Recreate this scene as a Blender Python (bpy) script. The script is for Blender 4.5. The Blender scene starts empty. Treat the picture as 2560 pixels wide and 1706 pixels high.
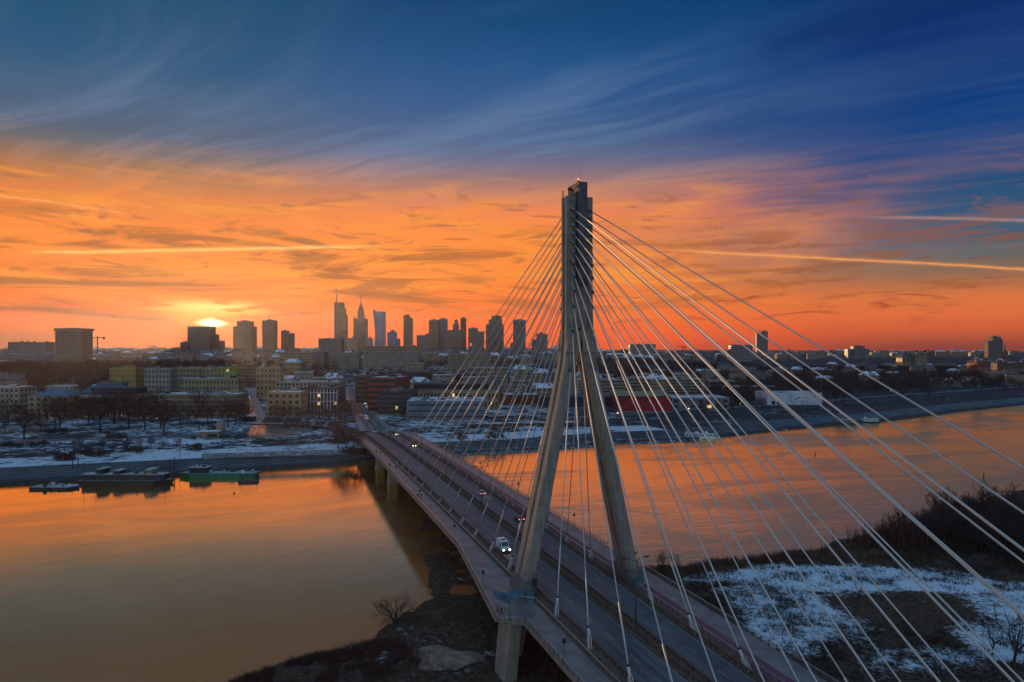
import bpy, bmesh, math, random
import numpy as np
from mathutils import Vector, Matrix, Euler
R = math.radians
SC = bpy.context.scene
COL = SC.collection

# ------------------------------------------------------------------ camera
CAMZ = 62.5
HAZE = 0.000018
cam_d = bpy.data.cameras.new('camera')
cam = bpy.data.objects.new('camera', cam_d)
COL.objects.link(cam)
cam.location = (0, 0, CAMZ)
cam.rotation_euler = (R(90), 0, 0)
cam_d.sensor_width = 36.0
cam_d.lens = 1768 / 2560 * 36
cam_d.shift_y = 15 / 2560
cam_d.clip_start = 0.5
cam_d.clip_end = 40000
SC.camera = cam
F, HZ = 1768.0, 868.0

# ------------------------------------------------------------------ view
SC.view_settings.view_transform = 'Standard'
SC.view_settings.look = 'None'
SC.view_settings.exposure = 0.54
SC.view_settings.gamma = 1.0
SC.view_settings.use_curve_mapping = False
SC.render.engine = 'CYCLES'
SC.cycles.use_denoising = True
SC.cycles.max_bounces = 6
SC.cycles.volume_bounces = 0

# ------------------------------------------------------------------ node helper
class NT:
    def __init__(self, tree):
        self.t = tree; self.n = tree.nodes; self.l = tree.links
    def put(self, sock, v):
        if v is None: return
        if isinstance(v, bpy.types.NodeSocket): self.l.new(v, sock)
        else:
            if sock.type == 'RGBA' and len(v) == 3: v = (*v, 1)
            sock.default_value = v
    def m(self, op, a, b=None, c=None, clamp=False):
        x = self.n.new('ShaderNodeMath'); x.operation = op; x.use_clamp = clamp
        self.put(x.inputs[0], a); self.put(x.inputs[1], b); self.put(x.inputs[2], c)
        return x.outputs[0]
    def vm(self, op, a, b=None):
        x = self.n.new('ShaderNodeVectorMath'); x.operation = op
        self.put(x.inputs[0], a); self.put(x.inputs[1], b)
        return x.outputs['Value'] if op in ('DOT_PRODUCT', 'LENGTH', 'DISTANCE') else x.outputs[0]
    def mix(self, f, a, b, blend='MIX'):
        x = self.n.new('ShaderNodeMix'); x.data_type = 'RGBA'; x.blend_type = blend
        self.put(x.inputs[0], f); self.put(x.inputs[6], a); self.put(x.inputs[7], b)
        return x.outputs[2]
    def ramp(self, f, stops, interp='LINEAR'):
        x = self.n.new('ShaderNodeValToRGB'); cr = x.color_ramp; cr.interpolation = interp
        while len(cr.elements) < len(stops): cr.elements.new(0.5)
        for e, (p, c) in zip(cr.elements, stops):
            e.position = p; e.color = (*c, 1) if len(c) == 3 else c
        self.put(x.inputs[0], f); return x.outputs[0]
    def ss(self, v, a, b):
        x = self.n.new('ShaderNodeMapRange'); x.interpolation_type = 'SMOOTHSTEP'
        self.put(x.inputs[0], v); x.inputs[1].default_value = a; x.inputs[2].default_value = b
        return x.outputs[0]
    def noise(self, vec, scale, detail=4, rough=0.55, dist=0.0, color=False):
        x = self.n.new('ShaderNodeTexNoise')
        self.put(x.inputs['Vector'], vec); x.inputs['Scale'].default_value = scale
        x.inputs['Detail'].default_value = detail; x.inputs['Roughness'].default_value = rough
        x.inputs['Distortion'].default_value = dist
        return x.outputs['Color'] if color else x.outputs['Fac']
    def xyz(self, x, y, z):
        c = self.n.new('ShaderNodeCombineXYZ')
        self.put(c.inputs[0], x); self.put(c.inputs[1], y); self.put(c.inputs[2], z)
        return c.outputs[0]
    def sep(self, v):
        c = self.n.new('ShaderNodeSeparateXYZ'); self.put(c.inputs[0], v); return c.outputs

def lin(*c):
    return tuple(((v / 255) / 12.92 if v / 255 <= 0.04045 else ((v / 255 + 0.055) / 1.055) ** 2.4) for v in c)

# ------------------------------------------------------------------ sky (world)
SUN_AZ, SUN_EL = math.atan((527 - 1280) / F), R(1.80)
W = bpy.data.worlds.new('World'); SC.world = W; W.use_nodes = True
wn = NT(W.node_tree)
for nd in list(wn.n): wn.n.remove(nd)
tc = wn.n.new('ShaderNodeTexCoord')
D = wn.vm('NORMALIZE', tc.outputs['Generated'])
dx, dy, dz = wn.sep(D)
az = wn.m('ARCTAN2', dx, dy)
el = wn.m('ARCSINE', dz)
eln = wn.m('DIVIDE', el, R(90), clamp=True)
def es(deg): return max(0, deg) / 90.0
def vr_(k, pts, tail=()):
    """elevation ramp written as rows of the picture seen in that direction"""
    st = [(max(0.0, math.degrees(math.atan((HZ - v) / F * k))) / 90.0, lin(*c)) for v, c in pts]
    return wn.ramp(eln, st + list(tail))
TAIL = [(es(38), lin(34, 84, 126)), (1.0, lin(110, 156, 196))]
left = vr_(.88, [(868, (92, 50, 52)), (838, (120, 58, 48)), (815, (214, 74, 40)), (775, (250, 104, 42)), (700, (232, 124, 54)), (620, (252, 140, 58)), (560, (246, 134, 62)), (500, (230, 132, 70)),
                 (455, (196, 122, 76)), (412, (148, 112, 92)), (370, (96, 102, 112)), (330, (66, 94, 122)), (240, (54, 96, 132)), (150, (14, 86, 128)), (0, (0, 78, 116))], TAIL)
mid = vr_(.99, [(868, (240, 88, 46)), (830, (252, 100, 44)), (760, (254, 122, 48)), (680, (255, 144, 60)), (600, (255, 148, 68)), (535, (250, 140, 82)), (490, (208, 130, 104)), (445, (150, 118, 122)),
                (400, (104, 108, 138)), (340, (66, 98, 142)), (240, (44, 92, 146)), (140, (20, 82, 138)), (50, (0, 72, 124)), (0, (0, 66, 118))], TAIL)
right = vr_(.83, [(868, (140, 66, 60)), (825, (212, 96, 58)), (785, (234, 116, 62)), (735, (222, 124, 72)), (700, (176, 116, 86)), (668, (122, 110, 100)), (635, (82, 106, 118)), (590, (60, 100, 132)),
                  (530, (44, 92, 136)), (440, (4, 78, 134)), (300, (0, 64, 130)), (100, (0, 50, 116)), (0, (0, 42, 106))], TAIL)
azd = wn.m('MULTIPLY', az, 180 / math.pi)
base = wn.mix(wn.ss(azd, -26, -6), left, mid)
# the orange-blue border sinks towards the right, unevenly
wob = wn.noise(wn.xyz(wn.m('MULTIPLY', azd, 0.05), wn.m('MULTIPLY', wn.m('MULTIPLY', el, 57.3), 0.12), 3.1), 1.6, 3, 0.5)
base = wn.mix(wn.ss(wn.m('ADD', azd, wn.m('MULTIPLY', wn.m('SUBTRACT', wob, 0.5), 22)), 2, 34), base, right)
# cirrus sheet seen in perspective: streaks lie on a plane overhead
den = wn.m('ADD', wn.m('MAXIMUM', dz, 0.0), 0.07)
px_, py_ = wn.m('DIVIDE', dx, den), wn.m('DIVIDE', dy, den)
ca, sa = math.cos(R(-36)), math.sin(R(-36))
qx = wn.m('ADD', wn.m('MULTIPLY', px_, ca), wn.m('MULTIPLY', py_, sa))
qy = wn.m('SUBTRACT', wn.m('MULTIPLY', py_, ca), wn.m('MULTIPLY', px_, sa))
warp = wn.noise(wn.xyz(px_, py_, 0.3), 0.45, 3, 0.5, color=True)
wv = wn.sep(warp)
qx2 = wn.m('ADD', qx, wn.m('MULTIPLY', wv[0], 1.5)); qy2 = wn.m('ADD', qy, wn.m('MULTIPLY', wv[1], 1.1))
fib = wn.noise(wn.xyz(wn.m('MULTIPLY', qx2, 0.33), wn.m('MULTIPLY', qy2, 2.1), 0.0), 1.25, 10, 0.64)
veil = wn.noise(wn.xyz(wn.m('MULTIPLY', qx2, 0.25), wn.m('MULTIPLY', qy2, 0.55), 4.0), 0.75, 5, 0.55)
# low stratus bands near the horizon: strongly flattened in elevation
eld = wn.m('MULTIPLY', el, 180 / math.pi)
band = wn.noise(wn.xyz(wn.m('MULTIPLY', azd, 0.055), wn.m('MULTIPLY', eld, 0.50), 1.7), 1.5, 7, 0.6, 0.9)
band2 = wn.noise(wn.xyz(wn.m('MULTIPLY', azd, 0.16), wn.m('MULTIPLY', eld, 0.85), 7.7), 1.3, 8, 0.62, 1.2)
hi_mask = wn.m('SUBTRACT', 1.0, wn.ss(azd, 2, 26))
hv = wn.m('ADD', wn.m('MULTIPLY', fib, 0.62), wn.m('MULTIPLY', veil, 0.5))
mot = wn.noise(wn.xyz(wn.m('MULTIPLY', qx2, 0.9), wn.m('MULTIPLY', qy2, 4.6), 2.0), 1.6, 8, 0.66, 0.6)
hv = wn.m('ADD', hv, wn.m('MULTIPLY', wn.m('SUBTRACT', mot, 0.5), 0.42))
hi = wn.m('MULTIPLY', wn.ss(hv, 0.49, 0.70), wn.ss(eld, 9, 14))
hi = wn.m('MULTIPLY', hi, wn.m('ADD', wn.m('MULTIPLY', hi_mask, 0.56), 0.14))
hi = wn.m('MULTIPLY', hi, wn.m('SUBTRACT', 1.0, wn.m('MULTIPLY', wn.ss(eld, 16, 25), 0.80)))
col = wn.mix(hi, base, wn.mix(wn.ss(eld, 10.5, 16), lin(226, 150, 104), lin(96, 124, 160)))
lowm = wn.m('SUBTRACT', 1.0, wn.ss(eld, 10, 15))
lowm_r = wn.m('SUBTRACT', 1.0, wn.m('MULTIPLY', wn.ss(azd, 10, 28), 0.88))
bright = wn.m('MULTIPLY', wn.m('MULTIPLY', wn.ss(band, 0.47, 0.66), lowm), wn.m('MULTIPLY', lowm_r, wn.m('MULTIPLY', wn.ss(eld, 1.6, 4.5), 0.62)))
col = wn.mix(bright, col, lin(255, 162, 62))
# broad brown cloud banks low down, mostly on the left, and small dark flecks
bank = wn.noise(wn.xyz(wn.m('MULTIPLY', azd, 0.045), wn.m('MULTIPLY', eld, 0.33), 12.4), 1.5, 8, 0.62, 1.4)
bm = wn.m('MULTIPLY', wn.ss(bank, 0.50, 0.62), wn.m('MULTIPLY', wn.ss(eld, 1.8, 3.6), wn.m('SUBTRACT', 1.0, wn.ss(eld, 7.5, 11))))
bm = wn.m('MULTIPLY', bm, wn.m('SUBTRACT', 0.88, wn.m('MULTIPLY', wn.ss(azd, -18, 6), 0.36)))
col = wn.mix(bm, col, lin(150, 88, 52))
dark = wn.m('MULTIPLY', wn.m('MULTIPLY', wn.ss(band2, 0.54, 0.68), lowm), wn.m('MULTIPLY', wn.ss(eld, 0.9, 3.0), 0.62))
col = wn.mix(dark, col, wn.mix(wn.ss(eld, 3, 9), lin(140, 60, 46), lin(142, 96, 76)))
fine = wn.m('MULTIPLY', wn.m('MULTIPLY', wn.ss(fib, 0.50, 0.70), lowm), wn.m('MULTIPLY', wn.ss(eld, 3.0, 7), wn.m('SUBTRACT', 0.62, wn.m('MULTIPLY', wn.ss(azd, 14, 30), 0.48))))
col = wn.mix(fine, col, wn.mix(wn.ss(azd, 6, 26), lin(255, 150, 62), lin(226, 134, 82)))
# sun glow behind thin cloud
sdir = (math.sin(SUN_AZ) * math.cos(SUN_EL), math.cos(SUN_AZ) * math.cos(SUN_EL), math.sin(SUN_EL))
da = wn.m('SUBTRACT', azd, math.degrees(SUN_AZ)); de = wn.m('SUBTRACT', eld, math.degrees(SUN_EL))
gn = wn.noise(wn.xyz(wn.m('MULTIPLY', azd, 0.35), wn.m('MULTIPLY', eld, 1.9), 0.5), 1.0, 6, 0.6)
def gauss(wa, we, oe=0.0):
    e2 = wn.m('SUBTRACT', de, oe)
    q = wn.m('ADD', wn.m('POWER', wn.m('ABSOLUTE', wn.m('DIVIDE', da, wa)), 2.0), wn.m('POWER', wn.m('ABSOLUTE', wn.m('DIVIDE', e2, we)), 2.0))
    return wn.m('EXPONENT', wn.m('MULTIPLY', q, -1.0))
red = wn.m('MULTIPLY', gauss(12, 1.9, -0.5), 0.8)
col = wn.mix(red, col, lin(246, 74, 32))
g2 = wn.m('MULTIPLY', gauss(3.6, 1.0, 0.8), wn.ss(gn, 0.30, 0.62))
col = wn.mix(g2, col, lin(255, 164, 48))
g3 = wn.m('MULTIPLY', gauss(3.0, 0.42, 1.15), wn.ss(gn, 0.42, 0.54))
col = wn.mix(g3, col, (1.3, 0.86, 0.32))
g0 = wn.m('MULTIPLY', gauss(2.4, 0.95, 0.25), wn.m('ADD', 0.35, gn), clamp=True)
col = wn.mix(wn.m('MULTIPLY', g0, 0.40), col, (1.05, 0.50, 0.12))
q1 = wn.m('ADD', wn.m('POWER', wn.m('ABSOLUTE', wn.m('DIVIDE', da, 1.15)), 1.15), wn.m('POWER', wn.m('ABSOLUTE', wn.m('DIVIDE', de, 0.40)), 1.4))
g1 = wn.m('EXPONENT', wn.m('MULTIPLY', q1, -1.0))
g1 = wn.ss(wn.m('MULTIPLY', g1, wn.m('ADD', 0.45, wn.m('MULTIPLY', gn, 1.1))), 0.24, 0.78)
col = wn.mix(g1, col, (2.6, 2.1, 1.3))
col = wn.mix(wn.m('SUBTRACT', 1.0, wn.ss(eld, 8, 16)), col, wn.mix(1.0, col, (1.0, 0.92, 0.80), 'MULTIPLY'))
# contrails: great-circle lines, thin, fading out at their ends
gp = wn.m('DIVIDE', dx, wn.m('MAXIMUM', dy, 0.05)); gq = wn.m('DIVIDE', dz, wn.m('MAXIMUM', dy, 0.05))
cn = wn.noise(wn.xyz(wn.m('MULTIPLY', gp, 40.0), 0.0, 0.0), 1.0, 3)
cw = wn.noise(wn.xyz(wn.m('MULTIPLY', gp, 8.0), 5.0, 0.0), 1.0, 3)
def trail(c0, x0, y0, x1, y1, w, colr, amt, fade=0.05):
    p0, q0, p1, q1 = (x0 - 1280) / F, (HZ - y0) / F, (x1 - 1280) / F, (HZ - y1) / F
    k = (q1 - q0) / (p1 - p0)
    d = wn.m('SUBTRACT', gq, wn.m('ADD', wn.m('MULTIPLY', gp, k), q0 - k * p0))
    d = wn.m('ADD', d, wn.m('MULTIPLY', wn.m('SUBTRACT', cw, 0.5), 0.006))
    f = wn.m('EXPONENT', wn.m('MULTIPLY', wn.m('POWER', wn.m('ABSOLUTE', wn.m('DIVIDE', d, w)), 1.6), -1.0))
    f = wn.m('MULTIPLY', f, wn.m('MULTIPLY', wn.ss(gp, p0 - fade, p0 + fade), wn.m('SUBTRACT', 1.0, wn.ss(gp, p1 - fade, p1 + fade))))
    f = wn.m('MULTIPLY', f, wn.m('MULTIPLY', wn.m('ADD', 0.45, cn), amt), clamp=True)
    return wn.mix(wn.m('MULTIPLY', f, wn.m('GREATER_THAN', dy, 0.1)), c0, colr)
col = trail(col, 100, 632, 900, 617, 0.0024, lin(255, 200, 110), 0.95)
col = trail(col, 1700, 627, 2900, 690, 0.0020, lin(255, 168, 96), 0.85)
col = trail(col, 60, 772, 440, 803, 0.0042, lin(104, 42, 46), 0.95, 0.04)
col = trail(col, -150, 766, 210, 776, 0.0040, lin(120, 48, 46), 0.8, 0.04)
col = trail(col, 650, 792, 800, 780, 0.0026, lin(150, 54, 48), 0.8, 0.02)
col = trail(col, 2200, 544, 2800, 553, 0.0020, lin(196, 150, 138), 0.6)
col = trail(col, -200, 462, 300, 530, 0.0020, lin(255, 168, 92), 0.75)
# the half of the sky behind the camera: pale blue dusk going on smoothly
backc = wn.ramp(eln, [(0.0, lin(160, 174, 198)), (es(8), lin(172, 194, 224)), (es(25), lin(156, 194, 230)), (es(55), lin(130, 176, 216)), (1.0, lin(110, 156, 196))])
fwd = wn.ss(wn.m('DIVIDE', dy, wn.m('MAXIMUM', wn.m('SQRT', wn.m('ADD', wn.m('MULTIPLY', dx, dx), wn.m('MULTIPLY', dy, dy))), 0.001)), -0.80, 0.10)
col = wn.mix(fwd, backc, col)
sky = wn.n.new('ShaderNodeTexSky'); sky.sky_type = 'NISHITA'; sky.sun_disc = False
sky.sun_elevation = SUN_EL; sky.sun_rotation = SUN_AZ
bg1 = wn.n.new('ShaderNodeBackground'); bg1.inputs[1].default_value = 0.0008
wn.l.new(sky.outputs[0], bg1.inputs[0])
bg2 = wn.n.new('ShaderNodeBackground'); bg2.inputs[1].default_value = 0.66
wn.l.new(col, bg2.inputs[0])
addb = wn.n.new('ShaderNodeAddShader'); wn.l.new(bg1.outputs[0], addb.inputs[0]); wn.l.new(bg2.outputs[0], addb.inputs[1])
wo = wn.n.new('ShaderNodeOutputWorld'); wn.l.new(addb.outputs[0], wo.inputs['Surface'])

# ------------------------------------------------------------------ sun lamp
sl = bpy.data.lights.new('sun', 'SUN'); sl.energy = 2.4; sl.angle = R(0.8); sl.color = (1.0, 0.55, 0.24)
so = bpy.data.objects.new('sun', sl); COL.objects.link(so)
so.rotation_euler = Vector(sdir).to_track_quat('Z', 'Y').to_euler()

# ------------------------------------------------------------------ object helpers
def tag(o, label=None, cat=None, group=None, kind=None):
    if label: o['label'] = label
    if cat: o['category'] = cat
    if group: o['group'] = group
    if kind: o['kind'] = kind
    return o
def empty(name, loc=(0, 0, 0), rz=0.0, label=None, cat=None, group=None):
    o = bpy.data.objects.new(name, None); COL.objects.link(o)
    o.location = loc; o.rotation_euler = (0, 0, rz); o.empty_display_size = 0.5
    return tag(o, label, cat, group)
def link(name, me, parent=None, loc=None, rz=0.0, scale=None):
    o = bpy.data.objects.new(name, me); COL.objects.link(o)
    if parent is not None: o.parent = parent
    if loc is not None: o.location = loc
    if rz: o.rotation_euler = (0, 0, rz)
    if scale is not None: o.scale = scale
    return o
class MB:
    def __init__(self): self.v = []; self.f = []; self.mi = []; self.mats = []; self.sm = []
    def mat(self, m):
        if m not in self.mats: self.mats.append(m)
        return self.mats.index(m)
    def face(self, idx, m, smooth=False):
        self.f.append(idx); self.mi.append(self.mat(m)); self.sm.append(smooth)
    def add(self, vs):
        b = len(self.v); self.v += [tuple(p) for p in vs]; return b
    def box(self, c, s, m, rz=0.0, skip=()):
        x, y, z = s[0] / 2, s[1] / 2, s[2] / 2
        ps = [(-x, -y, -z), (x, -y, -z), (x, y, -z), (-x, y, -z), (-x, -y, z), (x, -y, z), (x, y, z), (-x, y, z)]
        if rz:
            cc, ss_ = math.cos(rz), math.sin(rz); ps = [(a * cc - b * ss_, a * ss_ + b * cc, d) for a, b, d in ps]
        b = self.add([(p[0] + c[0], p[1] + c[1], p[2] + c[2]) for p in ps])
        fs = {'b': (3, 2, 1, 0), 't': (4, 5, 6, 7), 'f': (0, 1, 5, 4), 'r': (1, 2, 6, 5), 'k': (2, 3, 7, 6), 'l': (3, 0, 4, 7)}
        for k, q in fs.items():
            if k not in skip: self.face([b + i for i in q], m)
        return self
    def hexa(self, ps, m):
        b = self.add(ps)
        for q in ((3, 2, 1, 0), (4, 5, 6, 7), (0, 1, 5, 4), (1, 2, 6, 5), (2, 3, 7, 6), (3, 0, 4, 7)): self.face([b + i for i in q], m)
        return self
    def tube(self, p0, p1, r0, r1, m, n=6, caps=True, smooth=True):
        p0, p1 = Vector(p0), Vector(p1); d = (p1 - p0)
        if d.length < 1e-6: return self
        d.normalize(); a = d.orthogonal().normalized(); c = d.cross(a)
        ring = [(math.cos(2 * math.pi * i / n), math.sin(2 * math.pi * i / n)) for i in range(n)]
        b = self.add([p0 + (a * x + c * y) * r0 for x, y in ring] + [p1 + (a * x + c * y) * r1 for x, y in ring])
        for i in range(n):
            j = (i + 1) % n; self.face([b + i, b + j, b + n + j, b + n + i], m, smooth)
        if caps:
            self.face([b + i for i in range(n)][::-1], m); self.face([b + n + i for i in range(n)], m)
        return self
    def prism(self, poly, z0, z1, m, mtop=None):
        n = len(poly); b = self.add([(p[0], p[1], z0) for p in poly] + [(p[0], p[1], z1) for p in poly])
        for i in range(n):
            j = (i + 1) % n; self.face([b + i, b + j, b + n + j, b + n + i], m)
        self.face([b + n + i for i in range(n)], mtop or m); self.face([b + i for i in range(n)][::-1], m)
        return self
    def loft(self, rings, m, caps=True, smooth=False):
        n = len(rings[0]); bs = [self.add(r) for r in rings]
        for b0, b1 in zip(bs, bs[1:]):
            for i in range(n):
                j = (i + 1) % n; self.face([b0 + i, b0 + j, b1 + j, b1 + i], m, smooth)
        if caps: self.face([bs[0] + i for i in range(n)][::-1], m); self.face([bs[-1] + i for i in range(n)], m)
        return self
    def ball(self, c, r, m, n=8, k=5, sx=1, sy=1, sz=1):
        rings = []
        for i in range(k + 1):
            ph = math.pi * (i + 0.001) / (k + 0.002) - math.pi / 2
            rings.append([(c[0] + r * sx * math.cos(ph) * math.cos(2 * math.pi * j / n), c[1] + r * sy * math.cos(ph) * math.sin(2 * math.pi * j / n), c[2] + r * sz * math.sin(ph)) for j in range(n)])
        return self.loft(rings, m, True, True)
    def mesh(self, name):
        me = bpy.data.meshes.new(name); me.from_pydata(self.v, [], self.f); me.update()
        for m in self.mats: me.materials.append(m)
        me.polygons.foreach_set('material_index', self.mi); me.polygons.foreach_set('use_smooth', self.sm)
        return me
    def build(self, name, parent=None, loc=None, rz=0.0):
        return link(name, self.mesh(name), parent, loc, rz)
def at(u, v, Y): return ((u - 1280) / F * Y, Y, CAMZ - (v - HZ) / F * Y)
def gnd(u, v, z):
    Y = (CAMZ - z) * F / (v - HZ); return ((u - 1280) / F * Y, Y, z)

# ------------------------------------------------------------------ materials
def mat(name, c, rough=0.8, metal=0.0, c2=None, scale=1.0, bump=0.0, spec=0.4, emit=None, estr=0.0, detail=5, lo=0.38, hi=0.64):
    m = bpy.data.materials.new(name); m.use_nodes = True; t = NT(m.node_tree)
    p = t.n['Principled BSDF']; p.inputs['Roughness'].default_value = rough; p.inputs['Metallic'].default_value = metal
    p.inputs['Specular IOR Level'].default_value = spec
    p.inputs['Base Color'].default_value = (*c, 1)
    if c2 or bump:
        g = t.n.new('ShaderNodeNewGeometry'); nz = t.noise(g.outputs['Position'], scale, detail, 0.6)
        if c2: t.l.new(t.mix(t.ss(nz, lo, hi), c, c2), p.inputs['Base Color'])
        if bump:
            b = t.n.new('ShaderNodeBump'); b.inputs['Strength'].default_value = bump; b.inputs['Distance'].default_value = 0.3
            t.l.new(nz, b.inputs['Height']); t.l.new(b.outputs[0], p.inputs['Normal'])
    if emit:
        p.inputs['Emission Color'].default_value = (*emit, 1); p.inputs['Emission Strength'].default_value = estr
    return m
M = {}
def stained(name, c, c2, joint=4.2):
    """cast concrete: rain streaks running down, blotches, thin pour joints"""
    m = bpy.data.materials.new(name); m.use_nodes = True; t = NT(m.node_tree); p = t.n['Principled BSDF']; g = t.n.new('ShaderNodeNewGeometry'); x, y, z = t.sep(g.outputs['Position'])
    n1 = t.noise(t.xyz(t.m('MULTIPLY', x, 2.2), t.m('MULTIPLY', y, 2.2), t.m('MULTIPLY', z, .07)), 1.0, 6, .65); n2 = t.noise(g.outputs['Position'], .35, 6, .6)
    k = t.ss(t.m('ADD', t.m('MULTIPLY', n1, .6), t.m('MULTIPLY', n2, .4)), .36, .64); fr_ = t.m('FRACT', t.m('DIVIDE', z, joint))
    j = t.m('LESS_THAN', fr_, .022)
    t.l.new(t.mix(t.m('MULTIPLY', j, .55), t.mix(k, c, c2), (.08, .07, .06)), p.inputs['Base Color']); p.inputs['Roughness'].default_value = .78; p.inputs['Specular IOR Level'].default_value = .3
    return m
M['concrete'] = stained('pylon_concrete', (.165, .14, .112), (.28, .25, .21))
M['concrete_dark'] = mat('shaded_core_concrete', (.035, .037, .042), .55, c2=(.075, .075, .08), scale=.6)  # core is concrete; the shade on it is put into this darker colour
M['pier'] = stained('pier_concrete', (.20, .165, .125), (.32, .27, .21), 3.0)
M['cable'] = mat('cable_sheath', (.47, .45, .42), .45)
M['black'] = mat('black_rubber', (.02, .02, .022), .6)
def streaky(name, c, c2, rough):
    """road surface worn and salted in streaks along the deck"""
    m = bpy.data.materials.new(name); m.use_nodes = True; t = NT(m.node_tree); p = t.n['Principled BSDF']; g = t.n.new('ShaderNodeNewGeometry'); x, y, z = t.sep(g.outputs['Position'])
    s_ = t.m('ADD', t.m('MULTIPLY', x, .951), t.m('MULTIPLY', y, .309)); l_ = t.m('SUBTRACT', t.m('MULTIPLY', y, .951), t.m('MULTIPLY', x, .309))
    n1 = t.noise(t.xyz(t.m('MULTIPLY', s_, 1.1), t.m('MULTIPLY', l_, .018), 0.0), 1.0, 6, .65); n2 = t.noise(g.outputs['Position'], .12, 6, .6); n3 = t.noise(g.outputs['Position'], 2.2, 4, .6)
    k = t.ss(t.m('ADD', t.m('MULTIPLY', n1, .60), t.m('ADD', t.m('MULTIPLY', n2, .30), t.m('MULTIPLY', n3, .10))), .40, .60)
    t.l.new(t.mix(k, c, c2), p.inputs['Base Color']); t.l.new(t.m('ADD', rough, t.m('MULTIPLY', k, .18)), p.inputs['Roughness']); p.inputs['Specular IOR Level'].default_value = .55
    return m
M['asphalt'] = streaky('asphalt', (.038, .041, .047), (.135, .132, .133), .46)
M['pave'] = mat('sidewalk_paving', (.235, .205, .185), .42, spec=.55, c2=(.15, .13, .118), scale=.3, detail=8)
M['bike'] = mat('red_bike_lane', (.21, .075, .085), .75, c2=(.15, .06, .07), scale=.25)
M['dirt'] = mat('median_dirt', (.17, .10, .065), .9, c2=(.095, .06, .045), scale=.8)
M['rail'] = mat('railing_steel', (.30, .29, .28), .35, .7)
M['railw'] = mat('handrail_bright', (.75, .70, .64), .32, .85)
M['guard'] = mat('guardrail_steel', (.15, .098, .065), .55, .3, c2=(.09, .062, .045), scale=.9)
M['girder'] = mat('girder_steel', (.12, .12, .125), .6, c2=(.09, .09, .095), scale=.4)
M['paint'] = mat('road_paint', (.42, .41, .39), .7, c2=(.16, .155, .15), scale=1.6)
M['paint_o'] = mat('orange_road_paint', (.62, .33, .16), .7, c2=(.45, .22, .12), scale=2)
M['glass'] = mat('dark_glass', (.025, .03, .04), .12, spec=.7)
M['glassb'] = mat('blue_glass', (.06, .11, .15), .18, spec=.7)
M['teal'] = mat('teal_canopy', (.05, .17, .20), .5, c2=(.035, .12, .15), scale=1.0)
M['beacon'] = mat('red_beacon', (.5, .05, .02), .3, emit=(1, .18, .05), estr=3.0)
M['head'] = mat('headlight_glow', (.9, .85, .6), .3, emit=(1, .82, .42), estr=6.0)
M['tail'] = mat('taillight_glow', (.5, .03, .02), .3, emit=(1, .10, .03), estr=4.0)
M['lampg'] = mat('lit_lamp', (.9, .8, .5), .3, emit=(1, .72, .25), estr=3.0)
M['snow'] = mat('snow', (.72, .75, .80), .85, c2=(.58, .61, .66), scale=.25, bump=.15)
M['skin'] = mat('skin', (.42, .26, .19), .6)
M['coat'] = mat('dark_coat', (.02, .02, .025), .9)
M['coat2'] = mat('grey_jacket', (.06, .055, .06), .9)
M['trouser'] = mat('dark_trousers', (.015, .016, .022), .9)
M['tyre'] = mat('tyre_rubber', (.015, .015, .016), .8)
M['pole'] = mat('lamp_pole_steel', (.085, .08, .08), .5, .5)
M['rock'] = mat('riprap_rock', (.12, .115, .115), .95, c2=(.42, .45, .5), scale=.5, lo=.54, hi=.62)

# ground: snow lying in patches over dark soil
def ground_mat(name, soil, soil2, snow, sc, lo, hi, region=None):
    m = bpy.data.materials.new(name); m.use_nodes = True; t = NT(m.node_tree); p = t.n['Principled BSDF']
    p.inputs['Roughness'].default_value = .9; p.inputs['Specular IOR Level'].default_value = .2
    g = t.n.new('ShaderNodeNewGeometry'); P = g.outputs['Position']
    n1 = t.noise(P, sc, 8, .62, .4); n2 = t.noise(P, sc * 6, 6, .65); n3 = t.noise(P, sc * 0.22, 3, .5)
    s = t.mix(t.ss(n2, .35, .65), soil, soil2)
    k = t.m('ADD', t.m('MULTIPLY', n1, .44), t.m('ADD', t.m('MULTIPLY', n2, .46), t.m('MULTIPLY', n3, .14)))
    if region is not None: k = t.m('ADD', k, region(t, P))
    t.l.new(t.mix(t.ss(k, lo, hi), s, snow), p.inputs['Base Color'])
    b = t.n.new('ShaderNodeBump'); b.inputs['Strength'].default_value = .7; b.inputs['Distance'].default_value = .8
    t.l.new(n2, b.inputs['Height']); t.l.new(b.outputs[0], p.inputs['Normal'])
    return m
def ell(t, P, cx, cy, rx, ry, amt, rot=0.0):
    x, y, z = t.sep(P); ax = t.m('SUBTRACT', x, cx); ay = t.m('SUBTRACT', y, cy)
    c, s = math.cos(rot), math.sin(rot)
    bx = t.m('DIVIDE', t.m('ADD', t.m('MULTIPLY', ax, c), t.m('MULTIPLY', ay, s)), rx)
    by = t.m('DIVIDE', t.m('SUBTRACT', t.m('MULTIPLY', ay, c), t.m('MULTIPLY', ax, s)), ry)
    d = t.m('SQRT', t.m('ADD', t.m('MULTIPLY', bx, bx), t.m('MULTIPLY', by, by)))
    return t.m('MULTIPLY', t.m('SUBTRACT', 1.0, t.ss(d, .55, 1.15)), amt)
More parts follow.
